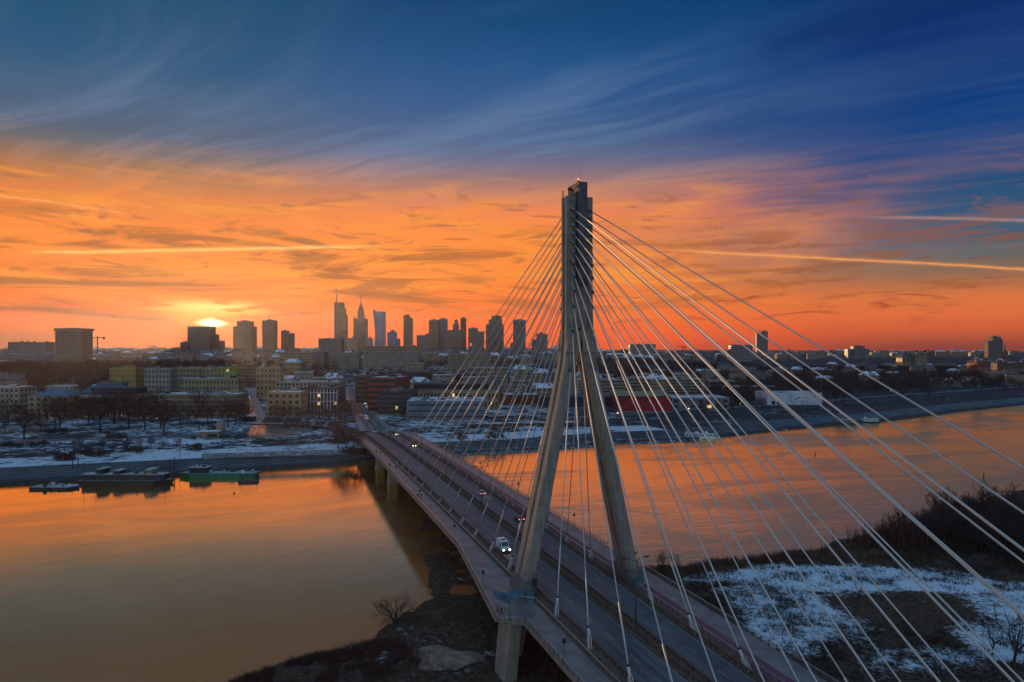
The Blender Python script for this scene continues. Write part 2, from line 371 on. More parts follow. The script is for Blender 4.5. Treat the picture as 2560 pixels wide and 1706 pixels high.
def near_region(t, P):
    a = ell(t, P, 86, 187, 46, 14, .23, R(0))
    a = t.m('MAXIMUM', a, ell(t, P, 112, 181, 30, 10, .27, R(-12)))
    a = t.m('MAXIMUM', a, ell(t, P, 64, 164, 17, 26, .185, R(12)))
    a = t.m('MAXIMUM', a, ell(t, P, 121, 158, 15, 26, .20, R(20)))
    a = t.m('MAXIMUM', a, ell(t, P, -22, 140, 22, 12, .07, 0))
    a = t.m('MAXIMUM', a, ell(t, P, 58, 150, 9, 14, .19, 0)); a = t.m('MAXIMUM', a, ell(t, P, 104, 146, 15, 14, .20, R(20))); a = t.m('MAXIMUM', a, ell(t, P, 80, 138, 16, 9, .13, R(10)))
    return t.m('SUBTRACT', a, .14)
M['mud'] = mat('wet_mud', (.075, .048, .034), .45, c2=(.14, .085, .055), scale=.5, spec=.5)
M['near_ground'] = ground_mat('near_bank_soil_and_snow', (.040, .024, .017), (.125, .072, .044), (.70, .74, .80), .16, .46, .62, near_region)
M['city_ground'] = ground_mat('city_ground_soil_and_snow', (.034, .033, .037), (.06, .056, .056), (.64, .67, .72), .034, .50, .60, lambda t, P: t.m('MULTIPLY', t.ss(t.sep(P)[0], 20, 160), -.07))
M['prom'] = ground_mat('promenade_snowy_paving', (.10, .10, .11), (.17, .165, .17), (.62, .65, .70), .045, .42, .52)
M['steps'] = mat('embankment_steps', (.24, .25, .27), .85, c2=(.10, .105, .115), scale=.06)
M['revet'] = mat('stone_revetment', (.105, .12, .135), .9, c2=(.06, .07, .08), scale=.12, detail=8)
M['wet'] = mat('wet_paving', (.16, .14, .125), .22, c2=(.10, .09, .085), scale=.3, spec=.9)
M['taildark'] = mat('unlit_taillight', (.16, .01, .01), .3)
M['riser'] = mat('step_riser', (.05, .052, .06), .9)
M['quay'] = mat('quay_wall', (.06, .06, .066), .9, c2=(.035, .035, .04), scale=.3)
M['sand'] = mat('wet_sand', (.36, .235, .145), .9, c2=(.20, .13, .085), scale=.4, bump=.2)
# ------------------------------------------------------------------ water
def water_mat():
    m = bpy.data.materials.new('river_water'); m.use_nodes = True; t = NT(m.node_tree)
    g = t.n.new('ShaderNodeNewGeometry'); P = g.outputs['Position']
    mp = t.n.new('ShaderNodeMapping'); mp.vector_type = 'TEXTURE'; t.l.new(P, mp.inputs['Vector'])
    mp.inputs['Rotation'].default_value = (0, 0, R(24)); mp.inputs['Scale'].default_value = (2.6, 1, 1)
    Q = mp.outputs[0]
    ice = t.noise(Q, .022, 9, .66, .8); ice2 = t.noise(Q, .006, 4, .5)
    x, y, z = t.sep(P)
    # slush drifts on the downstream (right-hand) side of the bridge; the pool on the other side lies calm
    side = t.ss(t.m('ADD', t.m('MULTIPLY', x, .951), t.m('MULTIPLY', y, .309)), 48, 80)
    k = t.ss(t.m('ADD', t.m('MULTIPLY', ice, .75), t.m('MULTIPLY', ice2, .25)), .46, .60)
    ik = t.m('ADD', t.m('MULTIPLY', k, t.m('ADD', .26, t.m('MULTIPLY', side, .34))), t.m('MULTIPLY', side, .22))
    for nd in list(t.n):
        if nd.type == 'BSDF_PRINCIPLED': t.n.remove(nd)
    w1 = t.noise(Q, .32, 5, .62, .6); w2 = t.noise(Q, .07, 3, .5, .4); w3 = t.noise(P, 1.4, 3, .6)
    h = t.m('ADD', t.m('MULTIPLY', w1, .42), t.m('ADD', t.m('MULTIPLY', w2, .9), t.m('MULTIPLY', w3, .07)))
    h = t.m('ADD', h, t.m('MULTIPLY', k, .2))
    b = t.n.new('ShaderNodeBump'); b.inputs['Distance'].default_value = 1.0
    t.l.new(t.m('ADD', .055, t.m('MULTIPLY', side, .17)), b.inputs['Strength'])
    t.l.new(h, b.inputs['Height']); N = b.outputs[0]
    lw = t.n.new('ShaderNodeLayerWeight'); lw.inputs['Blend'].default_value = .5
    fr = t.m('ADD', .12, t.m('MULTIPLY', t.ss(lw.outputs['Facing'], .62, .79), .86))
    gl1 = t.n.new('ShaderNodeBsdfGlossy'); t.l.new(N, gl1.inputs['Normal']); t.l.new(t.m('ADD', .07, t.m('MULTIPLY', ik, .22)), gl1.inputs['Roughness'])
    t.l.new(t.mix(ik, (1.0, .74, .40), (.96, .74, .46)), gl1.inputs['Color'])  # golden sky glow tinted into the reflection colour, beyond what the sky gives
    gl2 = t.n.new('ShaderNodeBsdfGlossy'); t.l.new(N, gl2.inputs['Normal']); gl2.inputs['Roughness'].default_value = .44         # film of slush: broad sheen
    t.l.new(t.mix(ik, (1.0, .70, .38), (.96, .74, .48)), gl2.inputs['Color'])  # same warm glow tinted into the slush sheen
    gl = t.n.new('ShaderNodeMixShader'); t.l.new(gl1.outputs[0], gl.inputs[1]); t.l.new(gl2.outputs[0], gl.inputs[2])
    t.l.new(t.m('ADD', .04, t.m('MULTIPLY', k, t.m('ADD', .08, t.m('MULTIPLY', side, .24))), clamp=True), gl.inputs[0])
    df = t.n.new('ShaderNodeBsdfDiffuse'); t.l.new(t.mix(ik, (.60, .20, .065), (.46, .29, .17)), df.inputs['Color'])  # brown silt, with the golden glow put into its orange
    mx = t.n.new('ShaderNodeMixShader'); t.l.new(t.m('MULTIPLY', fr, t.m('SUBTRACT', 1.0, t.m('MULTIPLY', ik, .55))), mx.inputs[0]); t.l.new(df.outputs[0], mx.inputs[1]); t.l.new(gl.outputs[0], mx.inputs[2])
    out = [n for n in t.n if n.type == 'OUTPUT_MATERIAL'][0]; t.l.new(mx.outputs[0], out.inputs['Surface'])
    return m
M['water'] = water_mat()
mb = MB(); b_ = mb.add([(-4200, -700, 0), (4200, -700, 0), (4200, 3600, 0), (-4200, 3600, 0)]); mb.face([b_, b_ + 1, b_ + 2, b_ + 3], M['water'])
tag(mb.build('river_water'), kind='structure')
mb = MB(); b_ = mb.add([(-6500, -800, -3), (6500, -800, -3), (6500, 7200, -3), (-6500, 7200, -3)]); mb.face([b_, b_ + 1, b_ + 2, b_ + 3], M['quay'])
tag(mb.build('ground_bed'), kind='structure')

# ------------------------------------------------------------------ near bank
SHORE = np.array([(-170, -60), (-150, 40), (-98, 88), (-74, 112), (-52, 133), (-30, 151), (-28, 162), (-22, 172), (-10, 180), (12, 187), (30, 195), (41, 200),
                  (58, 205), (88, 216), (118, 236), (150, 258), (182, 280), (226, 312), (330, 380), (700, 560), (1300, 900)], float)
def near_sd(x, y):
    """signed distance to the near shore, positive on land"""
    x = np.asarray(x, float); y = np.asarray(y, float); best = np.full(x.shape, 1e9); sg = np.ones(x.shape)
    for (x0, y0), (x1, y1) in zip(SHORE[:-1], SHORE[1:]):
        ex, ey = x1 - x0, y1 - y0; L2 = ex * ex + ey * ey
        tt = np.clip(((x - x0) * ex + (y - y0) * ey) / L2, 0, 1)
        d = np.hypot(x - x0 - tt * ex, y - y0 - tt * ey); cr = ex * (y - y0) - ey * (x - x0)
        upd = d < best - 1e-9; best = np.where(upd, d, best); sg = np.where(upd, np.where(cr < 0, 1.0, -1.0), sg)
    return best * sg
def vnoise(x, y, s, seed=0):
    x = np.asarray(x) / s; y = np.asarray(y) / s
    xi = np.floor(x).astype(int); yi = np.floor(y).astype(int); fx = x - xi; fy = y - yi
    fx = fx * fx * (3 - 2 * fx); fy = fy * fy * (3 - 2 * fy)
    def h(a, b):
        v = np.sin(a * 127.1 + b * 311.7 + seed * 74.7) * 43758.5453; return v - np.floor(v)
    return (h(xi, yi) * (1 - fx) + h(xi + 1, yi) * fx) * (1 - fy) + (h(xi, yi + 1) * (1 - fx) + h(xi + 1, yi + 1) * fx) * fy
def near_z(x, y):
    d = near_sd(x, y) + (vnoise(x, y, 7, 1) - .5) * 5 + (vnoise(x, y, 2.6, 2) - .5) * 1.8
    z = np.clip(d * .16, -1.6, 1.5) + (vnoise(x, y, 16, 3) - .4) * 1.3 * np.clip(d / 12, 0, 1) + (vnoise(x, y, 3.5, 4) - .5) * .5 * np.clip(d / 4, 0, 1)
    z = np.where(d > -8, z, -1.6)
    # mud flat under the left side of the bridge, barely out of the water
    rx, ry = np.asarray(x, float) - 13.73, np.asarray(y, float) - 146.64; s_ = rx * .951 + ry * .309; t_ = -rx * .309 + ry * .951
    edge = np.interp(t_, [20, 50, 94, 125, 160, 175], [-30, -25, -22, -13, -6, 0])
    m_ = np.clip((s_ - edge) / 5, 0, 1) * np.clip((24 - s_) / 10, 0, 1) * np.clip((172 - t_) / 20, 0, 1) * np.clip((t_ - 10) / 10, 0, 1)
    u_, v_ = s_ * .9 + t_ * .3, t_ - s_ * .25
    fl = (vnoise(u_, v_, 9, 6) - .5) * .55 + (vnoise(u_, v_ * 1.7, 3.2, 7) - .5) * .38 + (vnoise(u_, v_ * 2.2, 1.9, 8) - .5) * .16
    return np.maximum(z, np.where(m_ > .02, fl * m_ - (1 - m_) * .8 + .10, -1.6))
def grid_mesh(name, xs, ys, zf, m):
    X, Y = np.meshgrid(xs, ys); Z = zf(X, Y); nx, ny = len(xs), len(ys)
    vs = np.stack([X.ravel(), Y.ravel(), Z.ravel()], 1)
    i = np.arange((nx - 1) * (ny - 1)); a = (i // (nx - 1)) * nx + i % (nx - 1)
    fs = np.stack([a, a + 1, a + nx + 1, a + nx], 1)
    keep = (vs[fs][:, :, 2].max(1) > -1.2); fs = fs[keep]
    me = bpy.data.meshes.new(name); me.from_pydata(vs.tolist(), [], fs.tolist()); me.materials.append(m)
    me.polygons.foreach_set('use_smooth', [True] * len(me.polygons)); me.update()
    return link(name, me)
xs = np.concatenate([np.arange(-170, 240, 1.7), np.arange(240, 720, 12)])
ys = np.concatenate([np.arange(-60, 60, 6), np.arange(60, 330, 1.7), np.arange(330, 600, 12)])
tag(grid_mesh('near_bank_ground', xs, ys, near_z, M['near_ground']), kind='structure')
def nz(x, y): return float(near_z(np.array([x]), np.array([y]))[0])

# ------------------------------------------------------------------ far bank: quay, steps, promenade, city plain, escarpment
BANK = [(-4300, -500), (-900, 170), (-231.7, 320), (-166.8, 343), (-128.6, 357.6), (-89.3, 376), (-44.7, 407.7), (4.8, 421.8), (68, 458.5), (116, 472), (208, 536), (307, 591), (443, 692), (553, 764), (900, 990), (1500, 1390), (4300, 3200)]
BN = Vector((-.40, .916)); BN.normalize()
def bankpt(i, q): return (BANK[i][0] + BN.x * q, BANK[i][1] + BN.y * q)
def bank_q(x, y):
    """distance inland along BN from the bank line"""
    for (x0, y0), (x1, y1) in zip(BANK[:-1], BANK[1:]):
        ex, ey = x1 - x0, y1 - y0; det = ex * BN.y - ey * BN.x
        a = ((x - x0) * BN.y - (y - y0) * BN.x) / det
        if 0 <= a <= 1: return (ex * (y - y0) - ey * (x - x0)) / det
    return 0.0
def sstep(v, a, b):
    t_ = min(1, max(0, (v - a) / (b - a))); return t_ * t_ * (3 - 2 * t_)
def city_z(q): return 6.0 + 22 * sstep(q, 620, 860) + 4 * sstep(q, 1200, 2400)
def band(name, prof, m, i0=0, i1=None, kind='structure', parent=None):
    """sweep a profile of (q, z) along the bank"""
    i1 = len(BANK) - 1 if i1 is None else i1
    mb = MB(); rows = [mb.add([(*bankpt(i, q), z) for q, z in prof]) for i in range(i0, i1 + 1)]
    for r0, r1 in zip(rows, rows[1:]):
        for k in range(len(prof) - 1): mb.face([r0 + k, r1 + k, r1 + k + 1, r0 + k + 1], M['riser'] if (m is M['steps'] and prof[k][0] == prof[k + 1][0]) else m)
    return tag(mb.build(name, parent), kind=kind)
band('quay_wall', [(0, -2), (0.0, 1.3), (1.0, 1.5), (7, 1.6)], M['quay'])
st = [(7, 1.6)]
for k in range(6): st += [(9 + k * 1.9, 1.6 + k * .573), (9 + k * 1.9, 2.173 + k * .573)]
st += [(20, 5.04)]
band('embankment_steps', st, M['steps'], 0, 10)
band('stone_revetment', [(7, 1.6), (9, 2.0), (19, 4.9), (20, 5.04)], M['revet'], 10)
band('promenade', [(20, 5.04), (50, 5.2)], M['prom'], 0, 9)
band('promenade', [(20, 5.04), (30, 5.1), (50, 5.2)], M['city_ground'], 9)
qs = [50, 60, 80, 110, 150, 200, 260, 330, 410, 500, 600, 640, 680, 720, 760, 800, 840, 880, 950, 1100, 1300, 1600, 2000, 2500, 3200, 4400, 6000]
band('city_ground', [(50, 5.2)] + [(q, city_z(q)) for q in qs[1:]], M['city_ground'])

def strip(name, pts, w, z, m, kind='structure', zf=None):
    mb = MB(); L = []; pts = [Vector(p) for p in pts]
    for i, p in enumerate(pts):
        a = pts[max(0, i - 1)]; c = pts[min(len(pts) - 1, i + 1)]; d = (c - a).normalized(); n = Vector((-d.y, d.x))
        ww = w[i] if isinstance(w, (list, tuple)) else w
        zz = z[i] if isinstance(z, (list, tuple)) else z
        l_, r_ = p + n * ww / 2, p - n * ww / 2
        L.append(mb.add([(l_.x, l_.y, zz), (r_.x, r_.y, zz)]))
    for b0, b1 in zip(L, L[1:]): mb.face([b0, b0 + 1, b1 + 1, b1], m)
    return tag(mb.build(name), kind=kind)
# riverside boulevard, and paths across the snowy lawns
def qline(q, i0, i1): return [bankpt(i, q) for i in range(i0, i1 + 1)]
strip('riverside_road', qline(118, 0, 5), 13, 6.05, M['asphalt'])
strip('riverside_road', qline(112, 8, 16), 15, 6.05, M['asphalt'])
strip('footpath', qline(78, 1, 5), 4, 5.75, M['pave'])
strip('footpath', qline(160, 1, 5), 3.5, 6.04, M['pave'])
strip('footpath', [gnd(180, 1104, 5.95)[:2], gnd(330, 1080, 5.95)[:2], gnd(470, 1062, 5.95)[:2], gnd(600, 1060, 5.95)[:2]], 4, 6.06, M['pave'])

# street seen end-on between the blocks on the left, and its lit plaza
strip('side_street', [gnd(632, 1050, 6)[:2], gnd(614, 985, 6)[:2], gnd(600, 945, 6)[:2]], 15, 6.07, M['wet'])
strip('side_street_pavement', [gnd(655, 1050, 6)[:2], gnd(630, 985, 6)[:2], gnd(612, 945, 6)[:2]], 8, 6.09, M['pave'])
mb = MB(); pz = [gnd(612, 1090, 6.1), gnd(735, 1090, 6.1), gnd(722, 1056, 6.1), gnd(640, 1056, 6.1)]
b_ = mb.add(pz); mb.face([b_, b_ + 1, b_ + 2, b_ + 3], M['wet']); tag(mb.build('plaza_paving'), kind='structure')

# ------------------------------------------------------------------ the bridge
YAW = R(18.0); BD = Vector((-math.sin(YAW), math.cos(YAW))); BR = Vector((math.cos(YAW), math.sin(YAW)))
BX, BY, ZD, T0 = 13.73, 146.64, 12.5, 1.3
def zc(t): return -4e-5 * t * t - (2.0e-4 * (t - 240) ** 2 if t > 240 else 0)
def Bp(s, t, h=0.0): return (BX + BR.x * s + BD.x * t, BY + BR.y * s + BD.y * t, ZD + zc(t) + h)
def sl(t):
    if t >= 39: return -16.3
    if t > -13.4: return -16.3 - (39 - t) / 52.4 * 5.0
    return -16.5
SRT = 19.2
TS = sorted(set([-205, -180, -150] + list(range(-140, 341, 10)) + [39, -13.4, -13.45, 345]))
bridge = empty('cable_stayed_bridge', Bp(0, T0, 0), 0, 'concrete A-pylon cable-stayed road bridge crossing the river to the city', 'bridge')
bridge_off = Vector(bridge.location)
def bpart(mb, name, parent=None, kind=None):
    o = mb.build(name); o.parent = parent or bridge
    p = o.parent
    if p is bridge: o.location = -bridge_off
    if kind: o['kind'] = kind
    return o
def sweep(mb, prof, ts, m, mtop=None):
    rings = [[Bp(s, t, h) for s, h in prof(t)] for t in ts]; n = len(rings[0]); bs = [mb.add(r) for r in rings]
    for b0, b1 in zip(bs, bs[1:]):
        for i in range(n): mb.face([b0 + i, b0 + (i + 1) % n, b1 + (i + 1) % n, b1 + i], m)
    mb.face([bs[0] + i for i in range(n)][::-1], m); mb.face([bs[-1] + i for i in range(n)], m)
def sheet(mb, s0, s1, h, ts, m):
    fa = s0 if callable(s0) else (lambda t: s0); fb = s1 if callable(s1) else (lambda t: s1)
    bs = [mb.add([Bp(fa(t), t, h), Bp(fb(t), t, h)]) for t in ts]
    for b0, b1 in zip(bs, bs[1:]): mb.face([b0, b0 + 1, b1 + 1, b1], m)
mb = MB()
sweep(mb, lambda t: [(sl(t), 0.0), (sl(t), -.75), (-13.0, -1.1), (13.0, -1.1), (SRT, -.75), (SRT, 0.0)], TS, M['pier'])
bpart(mb, 'deck_slab')
for sg in (-10.2, 10.2):
    mb = MB(); sweep(mb, lambda t: [(sg - .9, -1.08), (sg - .7, -2.7), (sg + .7, -2.7), (sg + .9, -1.08)], TS, M['girder']); bpart(mb, 'girder')
LAY = .03
mb = MB(); sheet(mb, lambda t: -8.7, -.55, LAY, TS, M['asphalt']); sheet(mb, 2.35, 9.2, LAY, TS, M['asphalt']); bpart(mb, 'carriageway')
mb = MB(); sheet(mb, lambda t: sl(t) + .3, -11.45, LAY, TS, M['pave']); bpart(mb, 'sidewalk')
mb = MB(); sheet(mb, 14.6, SRT - .3, LAY, TS, M['pave']); bpart(mb, 'sidewalk')
mb = MB(); sheet(mb, 11.45, 14.6, LAY, TS, M['bike']); bpart(mb, 'cycle_lane')
mb = MB(); sweep(mb, lambda t: [(-.55, .0), (-.55, .16), (2.35, .16), (2.35, 0)], TS, M['dirt']); bpart(mb, 'median')
for a, b in ((-11.45, -8.7), (9.2, 11.45)):
    mb = MB(); sweep(mb, lambda t: [(a, .0), (a, .14), (b, .14), (b, 0)], TS, M['dirt']); bpart(mb, 'anchor_strip')
# lane lines
mb = MB()
for s0 in (-4.6, 5.8):
    t = -134
    while t < 330: sheet(mb, s0 - .08, s0 + .08, LAY + .006, [t, t + 3.2], M['paint']); t += 9
for s0 in (-8.35, -.85, 2.65, 8.85): sheet(mb, s0 - .07, s0 + .07, LAY + .006, TS, M['paint'])
bpart(mb, 'lane_marking')
mb = MB()
for sg, tt in ((7.3, 91), (7.3, 93), (7.3, 95)): sheet(mb, sg - .9, sg + .9, LAY + .008, [tt, tt + 1.2], M['paint_o'])
sheet(mb, 7.1, 7.5, LAY + .009, [88.5, 99], M['paint_o'])
bpart(mb, 'road_symbol', kind=None)
for tt in (92, 40):
    mb = MB(); sheet(mb, -6.75, -6.55, LAY + .008, [tt, tt + 4.5], M['paint'])
    b_ = mb.add([Bp(-7.2, tt - .02, LAY + .009), Bp(-6.1, tt - .02, LAY + .009), Bp(-6.65, tt - 2.2, LAY + .009)]); mb.face([b_ + 2, b_ + 1, b_], M['paint'])
    bpart(mb, 'arrow_marking')

# parapet railings along the outer edges
def rail_line(sf, ta, tb, near=None, top=M['rail'], hgt=1.15, step=2.0, infill=True, name='railing'):
    """bars swept along, posts one by one where they show large, joined further off"""
    ts = [t for t in TS if ta < t < tb] + [ta, tb]; ts = sorted(set(ts))
    mb = MB(); sweep(mb, lambda t: [(sf(t) - .05, hgt), (sf(t) + .05, hgt), (sf(t) + .05, hgt - .08), (sf(t) - .05, hgt - .08)], ts, top)
    ra = bpart(mb, 'handrail')
    if infill:
        mb = MB()
        for h in (.18, .42, .66, .90): sweep(mb, lambda t: [(sf(t) - .018, h), (sf(t) + .018, h), (sf(t) + .018, h - .045), (sf(t) - .018, h - .045)], ts, M['rail'])
        bpart(mb, 'rail_bar', kind='stuff')
    t = ta; far = MB(); pm = None
    while t <= tb:
        if -60 < t < 45:
            if pm is None:
                q = MB(); q.box((0, 0, hgt / 2 - .02), (.09, .16, hgt - .06), M['guard']); pm = q.mesh('railing_post')
            o = link('railing_post', pm, bridge); p = Bp(sf(t), t, LAY)
            o.location = Vector(p) - bridge_off; o.rotation_euler = (0, 0, YAW)
        else:
            p = Bp(sf(t), t, hgt / 2 - .02); far.box(p, (.09, .16, hgt - .06), M['guard'], YAW)
        t += step
    if far.v: bpart(far, 'railing_post', kind='stuff')
rail_line(lambda t: sl(t) + .12, -13.3, 340, top=M['railw'])
rail_line(lambda t: -16.4, -140, -13.6, top=M['railw'])
rail_line(lambda t: SRT - .12, -140, 320, top=M['railw'])
# the step of the railing at the end of the belvedere
mb = MB()
for h, k in ((1.11, .08), (.66, .045), (.3, .045)):
    p0, p1 = Vector(Bp(-21.2, -13.35, h)), Vector(Bp(-16.4, -13.35, h)); mb.tube(p0, p1, k / 2, k / 2, M['railw'], 4)
for s in (-20.1, -18.9, -17.6, -16.4):
    mb.tube(Bp(s, -13.35, 0), Bp(s, -13.35, 1.1), .05, .05, M['guard'], 4)
bpart(mb, 'end_railing')
# barriers between sidewalk and anchor strips
for sf, ta, tb in ((lambda t: -11.45, 6.5, 185), (lambda t: -11.45, -140, -5.5), (lambda t: 11.45, 6.5, 185), (lambda t: 11.45, -140, -5.5)):
    rail_line(sf, ta, tb, top=M['railw'], infill=False, step=2.0)
for sg in (-1, 1):
    mb = MB()
    for t_, a, b in ((6.5, 11.45, 14.4), (-5.5, 11.45, 14.4)):
        mb.tube(Bp(sg * a, t_, 1.1), Bp(sg * b, t_ * .62, 1.1), .05, .05, M['railw'], 5)
        for k in (0, .5, 1): mb.tube(Bp(sg * (a + (b - a) * k), t_ * (1 - .38 * k), 0), Bp(sg * (a + (b - a) * k), t_ * (1 - .38 * k), 1.1), .05, .05, M['guard'], 4)
    mb.tube(Bp(sg * 14.4, 4.03, 1.1), Bp(sg * 14.4, -3.4, 1.1), .05, .05, M['railw'], 5)
    bpart(mb, 'pylon_foot_railing')
# crash barriers: W-beam with stout posts
def guard(s, ta=-140, tb=330):
    ts = sorted(set([t for t in TS if ta < t < tb] + [ta, tb]))
    mb = MB(); sweep(mb, lambda t: [(s - .06, .95), (s + .06, .95), (s + .06, .60), (s - .06, .60)], ts, M['guard']); bpart(mb, 'guardrail_beam')
    far = MB(); pm = None; t = ta
    while t <= tb:
        if -42 < t < 16:
            if pm is None:
                q = MB(); q.box((0, 0, .42), (.22, .14, .8), M['guard']); pm = q.mesh('guardrail_post')
            o = link('guardrail_post', pm, bridge); o.location = Vector(Bp(s, t, .1)) - bridge_off; o.rotation_euler = (0, 0, YAW)
        else: far.box(Bp(s, t, .5), (.22, .14, .8), M['guard'], YAW)
        t += 1.33
    bpart(far, 'guardrail_post', kind='stuff')
for s in (-8.95, .1, 1.75, 9.45): guard(s)

# ---- pylon
PS = 0.3
pyl = empty('pylon'); pyl.parent = bridge
def ppart(mb, name, parent=None):
    o = mb.build(name); o.parent = parent or pyl; o.location = (-bridge_off if (parent is None) else Vector((0, 0, 0))); return o
def leg_section(sc_, h, hw, hl, ch, outer, groove=.5, gw=.7):
    """octagon with a groove in both lateral faces; s across, t along the deck"""
    q = [(-hw + ch, -hl), (hw - ch, -hl), (hw, -hl + ch * 1.2), (hw, -gw), (hw - groove, -gw + .1), (hw - groove, gw - .1), (hw, gw), (hw, hl - ch * 1.2),
         (hw - ch, hl), (-hw + ch, hl), (-hw, hl - ch * 1.2), (-hw, gw), (-hw + groove, gw - .1), (-hw + groove, -gw + .1), (-hw, -gw), (-hw, -hl + ch * 1.2)]
    return [Bp(sc_ + a, T0 + b, h - zc(T0 + b)) for a, b in q]
LEGS = [(-13.2, 15.1, 1.6, 3.6, .34), (-1.0, 12.5, 1.45, 3.3, .34), (3.2, 11.6, 1.26, 3.1, .34), (25, 6.9, 1.20, 2.95, .34), (40, 3.72, 1.20, 2.75, .32), (47, 2.28, 1.22, 2.45, .3),
        (51.5, 1.85, 1.25, 2.0, .26), (58, 1.74, 1.28, 1.5, .22), (81.2, 1.70, 1.33, 1.42, .2)]
for sg in (-1, 1):
    mb = MB(); mb.loft([leg_section(PS + sg * c, h, hw, hl, ch, sg) for h, c, hw, hl, ch in LEGS], M['concrete'])
    lg = ppart(mb, 'pylon_leg')
    mb = MB()                                   # wider collar where the leg passes the deck
    mb.loft([leg_section(PS + sg * c, h, hw + .25, hl + .25, ch, sg, .1) for h, c, hw, hl, ch in ((0.03, 12.3, 1.6, 3.6, .5), (3.4, 11.57, 1.46, 3.42, .5))], M['girder'])
    ppart(mb, 'foot_collar')
    mb = MB(); p = Bp(PS + sg * 11.9, T0 - 4.3, .75); mb.box(p, (1.5, .9, 1.5), M['teal'], YAW); mb.box((p[0], p[1], p[2] + .8), (1.7, 1.1, .08), M['girder'], YAW)
    ppart(mb, 'service_cabinet')
mb = MB()                                       # ladder cage on the near leg's foot
for k in range(9):
    a = Bp(PS - 11.0, T0 - 3.75, .6 + k * .45); mb.box(a, (.55, .12, .07), M['black'], YAW)
for e in (-.3, .3): mb.tube(Bp(PS - 11.0 + e, T0 - 3.75, .2), Bp(PS - 10.55 + e, T0 - 3.75, 5.0), .05, .05, M['black'], 4)
mb.box(Bp(PS - 10.8, T0 - 3.95, 3.2), (.7, .5, 1.2), M['black'], YAW)
ppart(mb, 'ladder')
def bbox(mb, s0, s1, t0, t1, h0, h1, m):
    ps = [Bp(s, t, 0) for s, t in ((s0, t0), (s1, t0), (s1, t1), (s0, t1))]
    mb.hexa([(p[0], p[1], ZD + h0) for p in ps] + [(p[0], p[1], ZD + h1) for p in ps], m)
mb = MB(); bbox(mb, PS - .42, PS + .42, T0 - 1.2, T0 + 1.2, 54, 81, M['concrete']); ppart(mb, 'web_wall')
mb = MB(); bbox(mb, PS - .92, PS + .98, T0 - 3.1, T0 + 2.9, 64.0, 83.9, M['concrete_dark'])
bbox(mb, PS - .80, PS + .86, T0 - 2.6, T0 + 2.4, 62.9, 64.0, M['concrete_dark']); ppart(mb, 'anchor_core')
mb = MB()                                       # stepped collar plates where the legs join, open down the middle
for sg in (-1, 1):
    for t_ in (T0 - 2.35, T0 + 2.35):
        for (sa0, sa1, sb0, sb1, h0, h1) in ((.32, 3.5, .32, 2.95, 48.9, 52.4), (.32, 1.75, .32, 1.75, 52.4, 53.4)):
            ps = [(sa0, h0), (sa1, h0), (sb1, h1), (sb0, h1)]
            lo = [Bp(PS + sg * s, t_ - .3, 0) for s, h in ps]; hi_ = [Bp(PS + sg * s, t_ + .3, 0) for s, h in ps]
            mb.hexa([(p[0], p[1], ZD + h) for p, (s, h) in zip(lo, ps)] + [(p[0], p[1], ZD + h) for p, (s, h) in zip(hi_, ps)], M['concrete'])
ppart(mb, 'cross_plate')
mb = MB(); bbox(mb, PS - .55, PS + .55, T0 - 1.4, T0 + 1.4, 46.4, 46.9, M['concrete_dark'])
for e in (-.5, .5): mb.tube(Bp(PS + e, T0 - 1.4, 46.9), Bp(PS + e, T0 - 1.4, 48), .04, .04, M['black'], 4)
ppart(mb, 'service_platform')
# roof equipment
mb = MB(); mb.tube(Bp(PS + .35, T0 - 1.2, 83.9), Bp(PS + .35, T0 - 1.2, 87.4), .06, .03, M['rail'], 6); ppart(mb, 'lightning_rod')
mb = MB(); p = Bp(PS - .55, T0 - 1.9, 84.1); mb.tube(Bp(PS - .55, T0 - 1.9, 83.9), p, .10, .10, M['black'], 8); mb.tube(p, (p[0], p[1], p[2] + .35), .20, .20, M['black'], 8)
mb.tube((p[0], p[1], p[2] + .35), (p[0], p[1], p[2] + .62), .18, .15, M['beacon'], 8); ppart(mb, 'beacon')
mb = MB()
for k, (s, t_) in enumerate(((-1.5, -.9), (-1.9, -.2), (-1.4, .5))):
    mb.tube(Bp(PS + s, T0 + t_, 81.2), Bp(PS + s, T0 + t_, 82.6 + .35 * k), .05, .05, M['black'], 5)
    mb.ball(Bp(PS + s, T0 + t_ - .1, 82.4 + .35 * k), .34, M['black'], 8, 5, 1, .6, 1)
mb.box(Bp(PS - 1.45, T0 - .6, 81.65), (.9, .8, .8), M['girder'], YAW); ppart(mb, 'antenna')
mb = MB()
for e in (-.18, .18): mb.tube(Bp(PS - 2.75 + e, T0 + .9, 81.0), Bp(PS - 2.75 + e, T0 + .9, 82.7), .05, .05, M['black'], 4)
for h in (81.4, 81.8, 82.2, 82.6): mb.box(Bp(PS - 2.75, T0 + .9, h), (.5, .12, .14), M['black'], YAW)
ppart(mb, 'antenna_rack')

